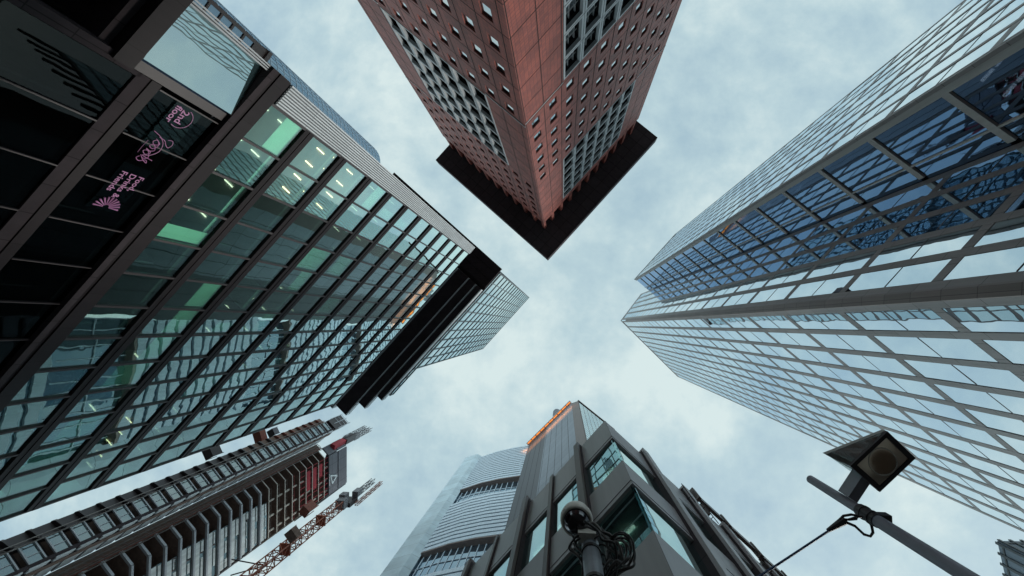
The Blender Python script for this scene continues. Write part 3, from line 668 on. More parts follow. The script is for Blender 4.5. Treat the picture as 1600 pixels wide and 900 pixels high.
finsL = [(1.5, 1.76, 0.20, 20.25, 't6fin'), (3.2, 3.38, 0.09, 20.1, 't6fin'), (4.75, 5.02, 0.22, 20.5, 't6fin'), (6.7, 6.86, 0.09, 20.1, 't6fin'), (8.5, 8.78, 0.20, 20.6, 't6fin'), (10.3, 10.46, 0.09, 20.1, 't6fin'), (12.1, 12.36, 0.20, 20.4, 't6fin')]
finsR = [(2.02, 2.34, 0.20, 20.55, 't6panel'), (4.2, 4.5, 0.20, 20.5, 't6panel'), (6.3, 6.6, 0.20, 20.5, 't6panel'), (8.4, 8.7, 0.20, 20.5, 't6panel'), (10.5, 10.8, 0.20, 20.5, 't6panel')]
for F, fins, e in ((L6, finsL, LE), (R6, finsR, RE)):
    for a0, a1, pr, zt, mt in fins:
        f = MB().box(F, a0 * K6, a1 * K6, -EYE, zt * K6, -0.3, pr * K6); f.build('fin', mt, t6)
        gr = MB().box(F, (a0 - 0.03) * K6, (a0 - 0.005) * K6, -EYE, zt * K6 - 0.3, -0.3, pr * K6 * 0.45); gr.build('fin_seam', 'black', t6)
    edges = [0.0] + [x for f in fins for x in f[:2]] + [e]
    for a0, a1 in zip(edges[0::2], edges[1::2]):
        for z0, z1 in wz: p6.add(pane(F, a0 * K6 + 0.03, a1 * K6 - 0.03, z0 * K6 + 0.02, z1 * K6 - 0.02, -0.10, tilt=0.004))
p6.finish()
mi = MB()
for z0, z1 in wz:
    mi.slab([(0.5, 0.5), (RE * K6, 0.5), (RE * K6, LE * K6), (0.5, LE * K6)], (z1 + 0.03) * K6, (z1 + 0.10) * K6)
mi.build('ceiling', 'ceiling', t6)
MB().slab([(5.5, 5.0), (RE * K6, 5.0), (RE * K6, LE * K6), (5.5, LE * K6)], -EYE, 19 * K6).build('core_wall', 'inner', t6)
for z0, z1 in wz:
    for j in range(4):
        for i in range(4):
            MB().cube(0.9 + 1.25 * i, 0.98 + 1.25 * i, 1.0 + 1.6 * j, 1.75 + 1.6 * j, z1 * K6 + EYE - 0.06, z1 * K6 + EYE + 0.02).build('ceiling_lamp', 'lamp', t6)
    MB().box(L6, 2.2, 2.3, z0 * K6, z1 * K6, -3.2, -0.9).build('partition', 'innerdark', t6)
# stepped dark sign rail bracketed out from the right-hand face
for k in range(4):
    a = 5.0 + 1.55 * k; rl = MB()
    rl.box(R6, a * K6, (a + 1.42) * K6, (20.6 - 0.12 * k) * K6, (21.3 - 0.12 * k) * K6, 0.15, 0.33)
    rl.box(R6, a * K6, (a + 0.12) * K6, (20.5 - 0.12 * k) * K6, (21.6 - 0.12 * k) * K6, 0.1, 0.4)
    rl.box(R6, (a + 0.3) * K6, (a + 0.36) * K6, 19.6 * K6, 20.7 * K6, 0.01, 0.2)
    rl.build('rail_box', 't6fin', t6)
for a in (4.1, 5.2, 8.6):
    q = MB().bar(R6.p(a * K6, 18.4 * K6, 0.25), R6.p(a * K6, 20.4 * K6, 0.25), 0.022); q.bar(R6.p(a * K6, 19.0 * K6, 0), R6.p(a * K6, 19.0 * K6, 0.26), 0.018); q.bar(R6.p(a * K6, 20.0 * K6, 0), R6.p(a * K6, 20.0 * K6, 0.26), 0.018)
    q.build('bracket', 'black', t6)

# ------------------------------------------------------------------ rounded bank tower behind it
S5 = 250.0
def p5(u, v): return plan(u, v, S5)
t5 = thing('bank_tower', 'pale ribbed tower with curved face, open garden storeys and an orange lit grey pylon', 'tower', p5(892, 630), 0)
o5 = p5(892, 630)
def q5(u, v): return p5(u, v) - o5
curve = [q5(*p) for p in ((751, 714), (776, 705.5), (800, 700), (826, 696))]
cx_ = []
for i in range(len(curve) - 1):
    for t in np.linspace(0, 1, 5)[:-1]: cx_.append(curve[i] * (1 - t) + curve[i + 1] * t)
cx_.append(curve[-1]); cx_ = np.array(cx_)
back = lambda off: [p + (p + o5) / np.linalg.norm(p + o5) * off for p in cx_]
def ring(h0, h1, o0, o1):
    A, B_ = back(o0), back(o1); m = MB(); return m.slab([*A, *B_[::-1]], h0, h1)
mods = [(200, 250), (145, 184), (90, 129), (40, 74)]
for h0, h1 in mods:
    n = int((h1 - h0) / 3.0); st = (h1 - h0) / n; band = MB(); gl_ = MB()
    for k in range(n):
        A, B_ = back(-0.35), back(0.8); band.slab([*A, *B_[::-1]], h0 + k * st, h0 + k * st + st * 0.70)
        A, B_ = back(0.25), back(0.9); gl_.slab([*A, *B_[::-1]], h0 + k * st + st * 0.70, h0 + (k + 1) * st)
    band.build('spandrel_rib', 't5stripe', t5); gl_.build('window_band', 't5glass', t5)
    ring(h0 - 0.6, h0 - 0.02, -0.2, 10).build('garden_soffit', 't5soffit', t5)
for h0, h1 in ((184, 199.3), (129, 144.3), (74, 89.3)):
    ring(h0, h1, 2.1, 2.5).build('garden_glazing', 't5glass', t5)
    A = back(1.95); mb = MB()
    for k in range(0, len(A)): mb.bar((A[k][0], A[k][1], h0 + EYE), (A[k][0], A[k][1], h1 + EYE), 0.16, 4)
    for k in range(len(A) - 1):
        mb.bar((A[k][0], A[k][1], h0 + EYE + 8), (A[k + 1][0], A[k + 1][1], h0 + EYE + 8), 0.16, 4)
    mb.build('garden_grid', 't5stripe', t5)
ring(-EYE, 40, -0.3, 3).build('base_wall', 't5stripe', t5)
ring(-EYE, 249, 9.8, 26).build('core', 't5soffit', t5)
bl = [q5(727, 716.5), q5(745, 711), q5(752, 714.5), q5(752, 714.5) * 1.0 + np.array([-6.0, 14.0]), q5(727, 716.5) + np.array([-4.0, 12.0])]
MB().slab(bl, -EYE, 252).build('blade_wall', 't5pale', t5)
PY, LP = face_dir(p5(826, 695.5), p5(893, 629.5)); PY.O = PY.O - o5
MB().box(PY, 0, LP, -EYE, 250, -6, 0).build('pylon', 't5pylon', t5)
for k in range(1, 9): MB().box(PY, LP * k / 9 - 0.06, LP * k / 9 + 0.06, -EYE, 247, -0.05, 0.03).build('panel_joint', 'joint', t5)
MB().box(PY, -0.3, LP, 250.02, 252.2, -2, 1.5).build('cornice', 'white', t5)
for k in range(10): MB().box(PY, LP * k / 10 + 0.3, LP * (k + 1) / 10 - 0.3, 249.6, 249.98, 0.7, 1.1).build('strip_light', 'orange', t5)
for k in range(10):            # unseen spots added off the face for the strip lights' orange wash
    pl = bpy.data.lights.new('added_wash_spot', 'SPOT'); pl.energy = 1500; pl.spot_size = R_(125); pl.spot_blend = 0.9; pl.color = (1.0, 0.30, 0.045); pl.shadow_soft_size = 1.0
    po = bpy.data.objects.new('added_wash_spot', pl); COL.objects.link(po); po.parent = t5; po.location = PY.p(LP * (k + 0.5) / 10, 239.0, 5.0)
    po.rotation_euler = Vector((PY.n[0], PY.n[1], 0.05)).to_track_quat('Z', 'Y').to_euler()
EG, LEg = face_dir(p5(893, 629.5), p5(903, 626)); EG.O = EG.O - o5
MB().box(EG, 0.02, LEg, -EYE, 249, -4, 0.0).build('edge_pier', 't6fin', t5)
LT, LL = face_dir(p5(904, 627), p5(960, 672)); LT.O = LT.O - o5
mb = MB(); lp = Parts('lattice_window', 'towerglass', t5, 0, o5)
for k in range(10): mb.box(LT, LL * k / 9 - 0.14, LL * k / 9 + 0.14, 60, 250, -0.4, 0.02)
for k in range(46): mb.box(LT, 0.15, LL - 0.15, 66 + 4.0 * k, 66.9 + 4.0 * k, -0.4, 0.0)
for i in range(9):
    for k in range(45): lp.add(pane(LT, LL * i / 9 + 0.15, LL * (i + 1) / 9 - 0.15, 66.9 + 4 * k, 70 + 4 * k, 0.03, tilt=0.01))
mb.box(LT, -0.4, LL, 250.0, 251.6, -1, 0.4); mb.build('lattice_frame', 't6fin', t5); lp.finish()
rc = plan(870, 646, 285) - o5
MB().bar((rc[0], rc[1], 240), (rc[0], rc[1], 289), 2.4, 14).build('roof_duct', 'capgrey', t5)
MB().bar((rc[0] + 12, rc[1] - 8, 250), (rc[0] + 12, rc[1] - 8, 262), 0.25, 5).build('roof_mast', 'black', t5)

# ------------------------------------------------------------------ tower under construction
t4loc = polar(99, 150.63)
t4 = thing('construction_tower', 'unfinished high-rise with bare brown floors, hoist rails and a grey screened top', 'tower', t4loc, 0)
Bp = np.zeros(2); ab = t4loc
Sp = meet(ab, 224, 152.6); W1p = meet(Sp, 224, 154.0); W0 = meet(W1p, 320, 155.1); V0 = meet(W0, 226, 157.65); U0 = meet(V0, 215, 159.3); Ep = meet(ab, 88, 144.0); Xp = Ep + polar(16, 143)
def fd(A, B): F, L = face_dir(A, B); F.O = F.O - t4loc; return F, L
Fmain, Lm = fd(ab, Ep); Fch, Lc = fd(Sp, ab); Fr, Lr = fd(W0, W1p); Fb, Lb = fd(V0, W0); Fs, Ls = fd(U0, V0); Fe, Le = fd(Ep, Xp)
lc_ = lambda p: p - t4loc
FH = 3.93
inward = polar(1, 150)
levels = [90.6 + FH * k for k in range(-21, 19)]
core_poly = [lc_(p) + inward * 4.5 for p in (Sp, ab, Ep)] + [lc_(Ep) + inward * 24, lc_(Sp) + inward * 24]
MB().slab(core_poly, -EYE, 164).build('core_wall', 'soffitbrown', t4)
for k, h in enumerate(levels):
    clad = h < 127
    poly = [lc_(Sp), np.zeros(2), lc_(Ep), lc_(Xp), lc_(Xp) + inward * 8, lc_(Sp) + inward * 8]
    MB().slab(poly, h - 0.28, h).build('floor_slab', 'soffitbrown', t4)
    e = MB(); th, pr = (0.50, 0.30) if clad else (0.36, 0.06)
    e.box(Fch, 0.0, Lc, h - th * 0.6, h + th * 0.5, -0.25, pr); e.box(Fmain, 0.0, Lm, h - th * 0.6, h + th * 0.5, -0.25, pr)
    e.box(Fe, 0, Le, h - 0.2, h + 0.2, -0.2, 0.25)
    e.build('slab_edge', 'slabpale' if clad else 'concrete', t4)
    if clad:
        g = MB(); a = Lm * random.uniform(0.20, 0.26) if h > 75 else 0.5
        g.box(Fmain, a, Lm - 0.2, h + 0.42, h + FH - 0.5, -0.40, -0.22); g.build('window_band', 'pane4', t4)
        g = MB(); g.box(Fmain, a + 0.1, Lm - 0.2, h + 0.42, h + 1.9, -0.21, -0.08)
        x = a + 0.3
        while x < Lm - 1.5:
            L = random.uniform(1.5, 4.5); g.box(Fmain, x, min(x + L, Lm - 0.3), h + 2.3, h + 2.3 + random.uniform(0.2, 0.9), -0.21, -0.05); x += L + random.uniform(0.4, 2)
        g.build('spandrel', 'pale4', t4)
    else:
        for x in (0.28, 0.60, 0.9): MB().box(Fmain, Lm * x, Lm * x + 0.45, h + 0.01, h + FH - 0.29, -1.0, -0.6).build('column', 'concrete', t4)
        rl = MB()
        for x in np.linspace(0.03, 0.97, 12): rl.box(Fmain, Lm * x, Lm * x + 0.05, h + 0.17, h + 1.2, -0.1, -0.04)
        rl.box(Fmain, 0.1, Lm - 0.1, h + 1.1, h + 1.16, -0.1, -0.04); rl.build('guard_rail', 'red' if h > 138 else 'scaff', t4)
        if h > 142:
            if 146 < h < 158: MB().box(Fmain, Lm * 0.12, Lm * random.uniform(0.4, 0.7), h + 0.4, h + FH - 0.6, -0.5, -0.42).build('safety_net', 'red', t4)
            for x in np.linspace(0.02, 0.95, 8): MB().box(Fmain, Lm * x, Lm * x + 0.12, h + 0.2, h + 3.2, 0.06, 0.16).build('safety_post', 'red', t4)
    # block with the window column
    v = MB().box(Fb, 0, Lb, h - 0.65, h + 0.65, -1.5, -1.3); v.build('dark_gap', 'black', t4)
    if h < 164:
        MB().box(Fb, 0.35, Lb - 0.35, h + 0.68, h + FH - 0.68, -0.35, -0.25).build('window', 'pane4', t4)
        fr = MB()
        for z in (0.66, FH - 0.92): fr.box(Fb, 0.25, Lb - 0.25, h + z, h + z + 0.26, -0.30, 0.0)
        fr.box(Fb, Lb * 0.5, Lb * 0.5 + 0.1, h + 0.93, h + FH - 0.93, -0.30, -0.1); fr.build('window_frame', 'slabpale', t4)
        MB().box(Fr, 0.1, Lr - 0.1, h + 0.40, h + FH - 0.45, -0.2, 0.0).build('white_panel', 'white', t4)
    # narrow balcony decks with rounded noses on the outer side
    if h < 165:
        mt = 't3mull' if h < 135 else 'rust'
        bal = MB(); r_ = 0.95
        nose = [Fs.p(1.55 + r_ * math.cos(R_(t)), 0, -0.9 + r_ * math.sin(R_(t)))[:2] for t in np.linspace(90, 270, 9)]
        bal.slab([Fs.p(Ls, 0, 0.25)[:2], *nose, Fs.p(Ls, 0, -2.05)[:2]], h - 0.25, h + 0.25); bal.build('balcony', mt, t4)
        MB().box(Fs, 0.7, Ls, h + 0.26, h + FH - 0.26, -1.7, -0.75).build('balcony_glazing', 't3mull' if h < 120 else 'soffitbrown', t4)
MB().box(Fr, 0.0, Lr, -EYE, 166, -0.8, -0.25).build('return_wall', 'black', t4)
MB().box(Fb, 0.0, Lb, -EYE, 166, -3.0, -1.55).build('block_wall', 'soffitbrown', t4)
# hoist rails between the block and the main face
for j, (bA, mt) in enumerate(((153.62, 'scaff'), (153.22, 'scaff'), (152.88, 'rust'), (152.62, 'scaff'), (157.65, 'scaff'))):
    p0 = lc_(meet(Sp, 224, bA)) if bA < 154.5 else (lc_(W0) if bA < 156 else lc_(V0)); p0 = p0 - inward * 0.5; m_ = MB()
    for s_ in (-0.35, 0.35):
        p = p0 + polar(s_, 44); m_.bar((p[0], p[1], 20), (p[0], p[1], 165), 0.10, 4)
    for z in np.arange(22, 165, 1.6):
        a_, b_ = p0 + polar(-0.35, 44), p0 + polar(0.35, 44)
        m_.bar((a_[0], a_[1], z), (b_[0], b_[1], z + 0.8), 0.06, 4)
    m_.build('hoist_rail', mt, t4)
MB().slab([lc_(W1p) + inward * 1.0, lc_(Sp) + inward * 1.0, lc_(Sp) + inward * 3, lc_(W1p) + inward * 3], -EYE, 165).build('back_wall', 'soffitbrown', t4)
# grey screen round the top, joint between its two tiers, white emblem on the lower tier
for h0, h1, d in ((163.8, 170.2, 0.55), (170.5, 177.2, 0.75)):
    s_ = MB()
    for F, L in ((Fch, Lc), (Fmain, Lm), (Fe, Le)): s_.box(F, 0.0, L, h0, h1, d - 0.45, d)
    s_.build('screen', 'capgrey', t4)
MB().slab([lc_(Sp), np.zeros(2), lc_(Ep), lc_(Xp)], 170.22, 170.48).build('screen_joint', 'black', t4)
em = MB(); ce, he = Lm * 0.62, 167.0
tri = [(ce - 1.3, he - 2.4), (ce + 1.9, he - 1.2), (ce + 0.1, he + 2.3)]
for i in range(3):
    a, b_ = np.array(tri[i]), np.array(tri[(i + 1) % 3]); em.bar(Fmain.p(*a, 0.6), Fmain.p(*b_, 0.6), 0.34, 4)
em.box(Fmain, ce - 1.9, ce + 2.2, he - 3.0, he - 2.6, 0.551, 0.6); em.build('emblem', 'white', t4)
MB().slab([lc_(V0) - inward * 0.3, lc_(W0) - inward * 0.3, lc_(W0) + inward * 4, lc_(V0) + inward * 4], 166.2, 176).build('roof_plant', 't3mull', t4)
q = MB()
for z in (171, 173.5, 176.5): q.box(Fb, -0.2, Lb + 0.2, z, z + 0.2, 0.3, 0.4)
for x in (0, Lb * 0.5, Lb): q.box(Fb, x - 0.1, x + 0.1, 168, 178, 0.3, 0.42)
q.build('roof_rail', 'slabpale', t4)
# crates and platforms hung on the outside
def crate(u, v, h, sx, sy, sz, mat, label, ang):
    p = plan(u, v, h); o = thing('loading_platform', label, 'platform', p, ang, z=h + EYE)
    m_ = MB().cube(-sx / 2, sx / 2, -sy / 2, sy / 2, 0, 0.3); m_.build('deck', mat, o)
    for x in (-1, 1):
        for y in (-1, 1): MB().cube(x * (sx / 2 - 0.08) - 0.08, x * (sx / 2 - 0.08) + 0.08, y * (sy / 2 - 0.08) - 0.08, y * (sy / 2 - 0.08) + 0.08, 0.3, sz).build('corner_post', mat, o)
    MB().cube(-sx / 2 + 0.17, sx / 2 - 0.17, -sy / 2, -sy / 2 + 0.12, 0.31, sz * 0.9).build('guard_wall', mat, o)
    MB().cube(-sx / 2, -sx / 2 + 0.12, -sy / 2 + 0.17, sy / 2 - 0.17, 0.31, sz * 0.9).build('guard_wall', mat, o)
crate(402, 684, 141, 4.2, 2.6, 3.2, 'rust', 'rust red platform high on the outer edge of the unfinished tower, nearest its top', 70)
crate(324, 709, 120, 3.0, 2.6, 4.0, 't3mull', 'dark platform on the outer edge of the unfinished tower, lower than the rust red one', 60)
crate(423, 677, 150, 2.4, 2.4, 3.0, 'capgrey', 'small grey platform on the outer edge beside the rust red one', 60)
crate(475, 800, 118, 2.4, 2.2, 4.6, 'rust', 'rust red hoist cabin hung in front of the bare brown floors', 40)
crate(454, 838, 112, 2.8, 2.4, 2.4, 'soffitbrown', 'brown platform sticking out between the bare floors and the orange crane', 50)

# ------------------------------------------------------------------ cranes
def lattice(mb, p, z0, z1, half, step, r):
    c = [(p[0] + x * half, p[1] + y * half) for x, y in ((-1, -1), (1, -1), (1, 1), (-1, 1))]
    for x, y in c: mb.bar((x, y, z0), (x, y, z1), r, 5)
    z = z0; k = 0
    while z < z1 - step * 0.6:
        for i in range(4):
            a, b_ = c[i], c[(i + 1) % 4]
            if k % 2: a, b_ = b_, a
            mb.bar((*a, z), (*b_, z + step), r * 0.7, 4); mb.bar((*a, z), (*b_, z), r * 0.7, 4)
        z += step; k += 1
pc = plan(515, 802, 142)
cr = thing('tower_crane', 'orange red lattice tower crane standing right of the unfinished tower', 'crane', pc, 0)
m_ = MB(); lattice(m_, (0, 0), 0, 150, 1.25, 3.0, 0.17); m_.build('mast', 'crane', cr)
for z in range(30, 150, 18): MB().cube(-1.5, 1.5, -1.5, 1.5, z, z + 0.5).build('mast_collar', 'crane', cr)
m_ = MB().cube(-1.5, 1.5, -1.5, 1.5, 150, 153); m_.build('slewing_ring', 'craneg', cr)
m_ = MB().cube(-1.8, 0.4, -2.2, -0.4, 153, 156); m_.build('cab', 'craneg', cr)
m_ = MB().cube(-1.0, 2.2, 0.4, 1.8, 153, 159); m_.build('machinery_deck', 't3mull', cr)
m_ = MB().cube(0.5, 2.6, -1.6, 0.2, 158, 162); m_.build('counterweight', 'craneg', cr)
m_ = MB(); lattice(m_, (0.5, 0.5), 161, 176, 0.7, 2.5, 0.13); m_.build('head_frame', 'craneg', cr)
m_ = MB(); lattice(m_, (3.0, 1.8), 156, 178, 0.45, 2.0, 0.10); m_.build('jib', 'crane', cr)
m_ = MB()
for z in (88, 112): 
    for s_ in (-1.2, 0.3, 2.0): m_.bar((0, 0, z), (-7.5, 1.0 + s_ * 2.5, z - 2), 0.16, 5)
m_.build('tie_brace', 't3mull', cr)
pc2 = plan(536, 690, 177)
cr2 = thing('roof_crane', 'small grey and red crane perched on the grey top of the unfinished tower', 'crane', pc2, 20, z=170)
MB().cube(-1.0, 1.0, -1.0, 1.0, 0, 9).build('base', 'red', cr2)
m_ = MB().cube(-1.0, 1.4, -1.2, 0.9, 9, 17); m_.build('machinery_deck', 't3mull', cr2)
m_ = MB().cube(-0.8, 1.3, -0.4, 1.4, 17.2, 22); m_.build('counterweight', 'craneg', cr2)
m_ = MB(); lattice(m_, (0.6, 0.4), 22, 34, 0.65, 2.2, 0.13); m_.build('head_frame', 'craneg', cr2)
m_ = MB(); lattice(m_, (-0.6, -1.0), 10, 30, 0.5, 2.0, 0.1); m_.build('jib', 'craneg', cr2)

# ------------------------------------------------------------------ further towers
rc = polar(150, -141.3)
t8 = thing('round_tower', 'blue grey round glass tower rising behind the green glass block', 'tower', rc, 0)
RR = 12.0; hh = 1.655 * 150
def ringp(r, n=72): return [polar(r, 360 * i / n) for i in range(n)]
gm = MB(); gm.slab(ringp(RR), -EYE, hh); gm.build('glass_drum', 'roundglass', t8)
m_ = MB()
for k in range(60): m_.slab(ringp(RR + 0.10), k * 4.1, k * 4.1 + 0.45)
m_.build('floor_rim', 'farblue', t8)
m_ = MB()
for p in ringp(RR + 0.06, 40): m_.bar((p[0], p[1], 0), (p[0], p[1], hh + EYE), 0.10, 4)
m_.build('mullion', 'farblue', t8)
MB().slab(ringp(RR - 1.5), hh, hh + 2.5).build('roof', 'farblue', t8)
nbp = polar(100, -137.05)
t9 = thing('dark_building', 'dark framed building edge with one column of windows beside the green glass block', 'building', nbp, 0)
F9, L9 = face_dir(nbp, nbp + polar(16, -137.05 - 97)); F9.O = F9.O - nbp
m_ = MB(); op9 = [(0.8, 2.9, 2.0 + 3.55 * k, 5.0 + 3.55 * k) for k in range(27)]
m_.holes(F9, 0, 16, -EYE, 101.5, op9, 0.35); m_.box(F9, 0.02, 15.9, -EYE, 101.4, -8, -0.6); m_.build('wall', 't6fin', t9)
w9 = Parts('window', 'roundglass', t9, 0, nbp)
for o in op9: w9.add(pane(F9, o[0], o[1], o[2], o[3], -0.25))
w9.finish(); MB().box(F9, -0.3, 16.2, 101.55, 102.8, -8, 0.5).build('roof', 't6fin', t9)
c7 = plan(1558, 845, 65); t7 = thing('far_tower', 'distant blue grey tower with close vertical ribs at the lower right', 'tower', c7, 0)
d7a, d7b = polar(34, -2), polar(30, 82)
MB().slab([np.zeros(2), d7a, d7a + d7b, d7b], -EYE, 65).build('wall', 'farblue', t7)
for F, L in ((face_dir(c7, c7 + d7a)), (face_dir(c7, c7 + d7b))):
    F.O = F.O - c7
    for k in range(16):
        MB().box(F, 0.15 + k * 1.25, 0.45 + k * 1.25, -EYE, 65.2, 0.0, 0.12).build('rib', 'towerframe', t7)
        for z in range(0, 1): pass
    m_ = MB()
    for z in np.arange(3, 65, 3.6): m_.box(F, 0.46, 20, z, z + 0.25, 0.002, 0.08)
    m_.build('floor_line', 'towerframe', t7)

# ------------------------------------------------------------------ street lamp and span wire
lp_ = plan(1265, 748, 6.0)
sl_ = thing('street_lamp', 'grey street lamp with a square floodlight head on a tall pole', 'street lamp', lp_, 0)
m_ = MB(); m_.bar((0, 0, 0), (0, 0, 5.05 + EYE), 0.057, 24, 0.055); m_.build('pole', 'lampmetal', sl_, smooth=False)
m_ = MB(); m_.bar((0, 0, 5.05 + EYE), (0, 0, 5.98 + EYE), 0.048, 24, 0.046); m_.build('pole_top', 'lampmetal', sl_)
m_ = MB()
for z in (4.86, 4.98): m_.bar((0, 0, z + EYE), (0, 0, z + 0.03 + EYE), 0.069, 24)
m_.bar((0, 0, 4.80 + EYE), (0, 0, 5.06 + EYE), 0.063, 24); m_.cube(0.05, 0.15, -0.04, 0.04, 4.84 + EYE, 4.93 + EYE); m_.build('collar', 'lampdark', sl_)
def rel(u, v, h): p = plan(u, v, h) - lp_; return np.array([p[0], p[1], h + EYE])
hb, ht = 5.15, 5.42
Bq = [rel(1387, 674, hb), rel(1431, 716, hb), rel(1375, 769, hb), rel(1329, 728, hb)]
cen = sum(Bq) / 4
Tq = [rel(1384, 673, ht + 0.03), rel(1405, 700, ht), rel(1348, 742, ht), rel(1290, 710, ht)]
m_ = MB(); m_.hexa([*Tq, *[p + np.array([0, 0, 0.06]) for p in Tq]]); m_.build('lid', 'reveal', sl_)
m_ = MB()
inn = [cen + (p - cen) * 0.80 for p in Bq]
for i in range(4):
    j = (i + 1) % 4; up = np.array([0, 0, 0.035])
    m_.hexa([Bq[i], Bq[j], inn[j], inn[i], Bq[i] + up, Bq[j] + up, inn[j] + up, inn[i] + up])
m_.build('rim', 'lampdark', sl_)
m_ = MB()
up = np.array([0, 0, 0.036])
for i in (0, 1):
    j = (i + 1) % 4; A0, A1, T0, T1 = Bq[i] + up, Bq[j] + up, Tq[i], Tq[j]
    k_ = 0.06
    m_.hexa([A0, A1, A1 + (cen - A1) * k_, A0 + (cen - A0) * k_, T0, T1, T1 + (cen + up * 7 - T1) * k_, T0 + (cen + up * 7 - T0) * k_])
m_.build('housing', 'lampmetal', sl_)
for i, j in ((3, 0), (2, 3)):
  m_ = MB(); A0, A1, T0, T1 = Bq[i] + up, Bq[j] + up, Tq[i], Tq[j]
  m_.hexa([A0 * 0.9 + A1 * 0.1, A0 * 0.1 + A1 * 0.9, (A0 * 0.1 + A1 * 0.9) * 0.98 + cen * 0.02, (A0 * 0.9 + A1 * 0.1) * 0.98 + cen * 0.02, T0 * 0.9 + T1 * 0.1, T0 * 0.1 + T1 * 0.9, (T0 * 0.1 + T1 * 0.9) * 0.98 + cen * 0.02, (T0 * 0.9 + T1 * 0.1) * 0.98 + cen * 0.02])
  m_.build('side_panel', 't3end', sl_)
m_ = MB(); ii = [cen + (p - cen) * 0.795 + np.array([0, 0, 0.012]) for p in Bq]; m_.hexa([*ii, *[p + np.array([0, 0, 0.008]) for p in ii]]); m_.build('lens', 'lampglass', sl_)
m_ = MB(); b = 0
n = 28; prof = [(0.125, 0.034), (0.12, 0.045), (0.10, 0.06), (0.06, 0.075), (0.004, 0.08)]
for r, z in prof:
    for i in range(n): m_.v.append((cen[0] + r * math.cos(2 * math.pi * i / n), cen[1] + r * math.sin(2 * math.pi * i / n), cen[2] + z))
for k in range(len(prof) - 1):
    for i in range(n): m_.f.append((k * n + i, k * n + (i + 1) % n, (k + 1) * n + (i + 1) % n, (k + 1) * n + i))
m_.build('reflector', 'reflector', sl_, smooth=True)
m_ = MB(); m_.tube([(cen[0] + 0.135 * math.cos(t), cen[1] + 0.135 * math.sin(t), cen[2] + 0.010) for t in np.linspace(0, 2 * math.pi, 33)], 0.006, 6); m_.build('lens_ring', 'camwhite', sl_, smooth=True)
a0, a1 = np.array([0.0, 0.0]), (rel(1352, 732, 5.32))[:2]
dd = (a1 - a0) / np.linalg.norm(a1 - a0); sd_ = np.array([-dd[1], dd[0]]) * 0.05
m_ = MB(); a0 = a0 + dd * 0.05; a1 = a1 + dd * 0.02
m_.hexa([(*q, z + EYE) for z in (5.22, 5.40) for q in (a0 - sd_, a1 - sd_, a1 + sd_, a0 + sd_)])
m_.build('arm', 'lampmetal', sl_)
hw = 4.93
A = np.array([lp_[0], lp_[1], hw + EYE]); Bw = np.array(P3(1318, 814, hw))
far = np.array(P3(1168, 906, hw)); dirw = (far - Bw) / np.linalg.norm(far - Bw)
far = Bw + dirw * 2.75
wr = thing('span_wire', 'thin dark wire strung from the street lamp pole to the brown building', 'wire', (Bw[0], Bw[1]), 0, z=0)
def lw(p): return (p[0] - Bw[0], p[1] - Bw[1], p[2])
m_ = MB(); m_.tube([lw(Bw + dirw * t - np.array([0, 0, 0.05 * math.sin(math.pi * t / 2.75)])) for t in np.linspace(0, 2.75, 14)], 0.011, 6); m_.build('wire', 'wire', wr)
m_ = MB(); m_.bar(lw(Bw - dirw * 0.02), lw(Bw + dirw * 0.18), 0.040, 10, 0.018); m_.build('insulator', 'lampdark', wr)
m_ = MB(); m_.tube([lw(Bw), lw(Bw * 0.5 + A * 0.5 + np.array([0, 0, 0.02])), lw(A)], 0.010, 6)
m_.tube([lw(np.array(P3(*p, hw))) for p in ((1312, 812), (1318, 806), (1330, 804), (1341, 806), (1338, 811), (1326, 812), (1316, 811))], 0.012, 6)
lo_ = [(1322, 816), (1336, 822), (1350, 835), (1360, 838), (1364, 832), (1362, 822), (1357, 812)]
m_.tube([lw(np.array(P3(*p, hw - 0.05))) for p in lo_], 0.013, 6); m_.build('lead', 'cable', wr)

# ------------------------------------------------------------------ dome camera on its own pole
HC = 3.55
pp = plan(922, 850, HC); pc_ = thing('security_camera', 'black dome camera in a pale ring on a pole wrapped in loose cables', 'camera', pp, 0)
def rc_(u, v, h): p = plan(u, v, h) - pp; return Vector((p[0], p[1], h + EYE))
m_ = MB(); m_.bar((0, 0, 0), (0, 0, HC + EYE - 0.02), 0.064, 24); m_.build('pole', 'galv', pc_)
for z in (HC - 0.16, HC - 0.55): MB().bar((0, 0, z + EYE), (0, 0, z + 0.035 + EYE), 0.072, 20).build('pole_strap', 'cable', pc_)
dc_ = rc_(901, 815, HC + 0.08)
def lathe(name, prof, c, mat, n=40):
    m_ = MB()
    for r, z in prof:
        for i in range(n): m_.v.append((c[0] + r * math.cos(2 * math.pi * i / n), c[1] + r * math.sin(2 * math.pi * i / n), c[2] + z))
    for k in range(len(prof) - 1):
        for i in range(n): m_.f.append((k * n + i, k * n + (i + 1) % n, (k + 1) * n + (i + 1) % n, (k + 1) * n + i))
    return m_.build(name, mat, pc_, smooth=True)
rd = 0.098
lathe('dome', [(max(0.001, rd * math.sin(t)), -rd * 0.95 * math.cos(t)) for t in np.linspace(0.01, math.pi / 2, 12)], dc_, 'dome')
lathe('housing', [(rd - 0.001, 0.0), (rd + 0.004, -0.012), (rd + 0.018, -0.008), (rd + 0.026, 0.012), (rd + 0.026, 0.06), (rd + 0.012, 0.12), (0.06, 0.19), (0.002, 0.20)], dc_, 'camwhite')
m_ = MB(); tip_ = rc_(912, 836, HC + 0.10)
m_.tube([dc_ + Vector((0, 0, 0.12)), (dc_ + tip_) / 2 + Vector((0, 0, 0.14)), tip_, Vector((0, 0, HC + EYE - 0.02))], 0.034, 10); m_.build('bracket', 'camwhite', pc_, smooth=True)
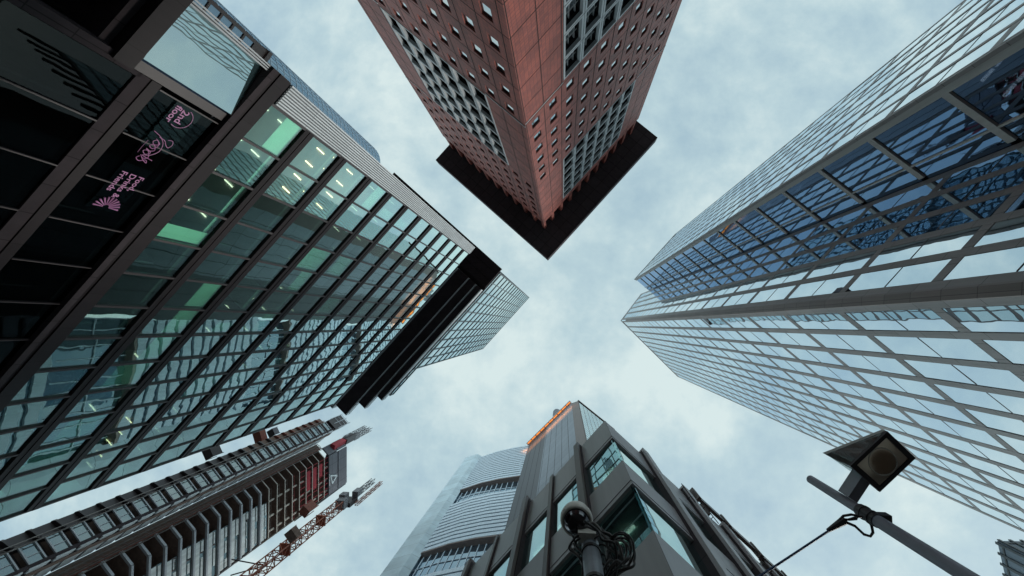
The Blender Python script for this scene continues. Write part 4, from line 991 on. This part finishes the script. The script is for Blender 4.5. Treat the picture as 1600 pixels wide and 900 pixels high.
bx = rc_(919, 838, HC - 0.02); m_ = MB(); m_.cube(bx.x - 0.075, bx.x + 0.055, bx.y - 0.04, bx.y + 0.03, bx.z - 0.04, bx.z + 0.07); m_.build('bracket_plate', 'camwhite', pc_)
rnd = random.Random(3)
def spline(pts, n=6):
    P_ = [Vector(p) for p in pts]; o = []
    for i in range(len(P_) - 1):
        p0, p1, p2, p3 = P_[max(i - 1, 0)], P_[i], P_[i + 1], P_[min(i + 2, len(P_) - 1)]
        for t in np.linspace(0, 1, n + 1)[:-1]:
            o.append(0.5 * ((2 * p1) + (p2 - p0) * t + (2 * p0 - 5 * p1 + 4 * p2 - p3) * t * t + (3 * p1 - p0 - 3 * p2 + p3) * t ** 3))
    o.append(P_[-1]); return o
for k in range(26):
    j = lambda s: rnd.uniform(-s, s); mt = rnd.choice(('cable', 'cable', 'cable', 'cablegrey'))
    if k < 9:       # from the camera over the top and down the right side
        pts = [(915 + j(6), 818 + j(5)), (930 + j(5), 824 + j(5)), (948 + j(8), 840 + j(6)), (962 + j(12), 855 + j(8)), (968 + j(10), 878 + j(8)), (955 + j(10), 900 + j(6)), (950 + j(12), 925)]
    elif k < 16:    # big loops on the right
        cx, cy, r = 966 + j(7), 862 + j(8), 17 + j(6)
        pts = [(cx + r * math.cos(t) * 0.95, cy + r * 1.3 * math.sin(t)) for t in np.linspace(2.6 + j(0.6), 2.6 + 5.2 + j(1.0), 9)] + [(945 + j(8), 905 + j(8))]
    elif k < 21:    # drips on the left
        pts = [(898 + j(10), 838 + j(3)), (896 + j(8), 856 + j(5)), (908 + j(5), 868 + j(4)), (912 + j(4), 888 + j(8)), (908 + j(6), 912)]
    else:           # wraps round the pole
        y = 838 + 15 * (k - 21)
        pts = [(905 + j(4), y + 14), (922, y + 6 + j(4)), (940 + j(4), y - 2), (952 + j(6), y + 8), (948, y + 24)]
    h = HC - 0.05 + j(0.10)
    m_ = MB().tube(spline([rc_(*p, h - 0.03 * i + (0.02 if i % 2 else 0)) for i, p in enumerate(pts)]), rnd.choice((0.0055, 0.007, 0.009)), 6)
    m_.build('cable', mt, pc_, smooth=True)
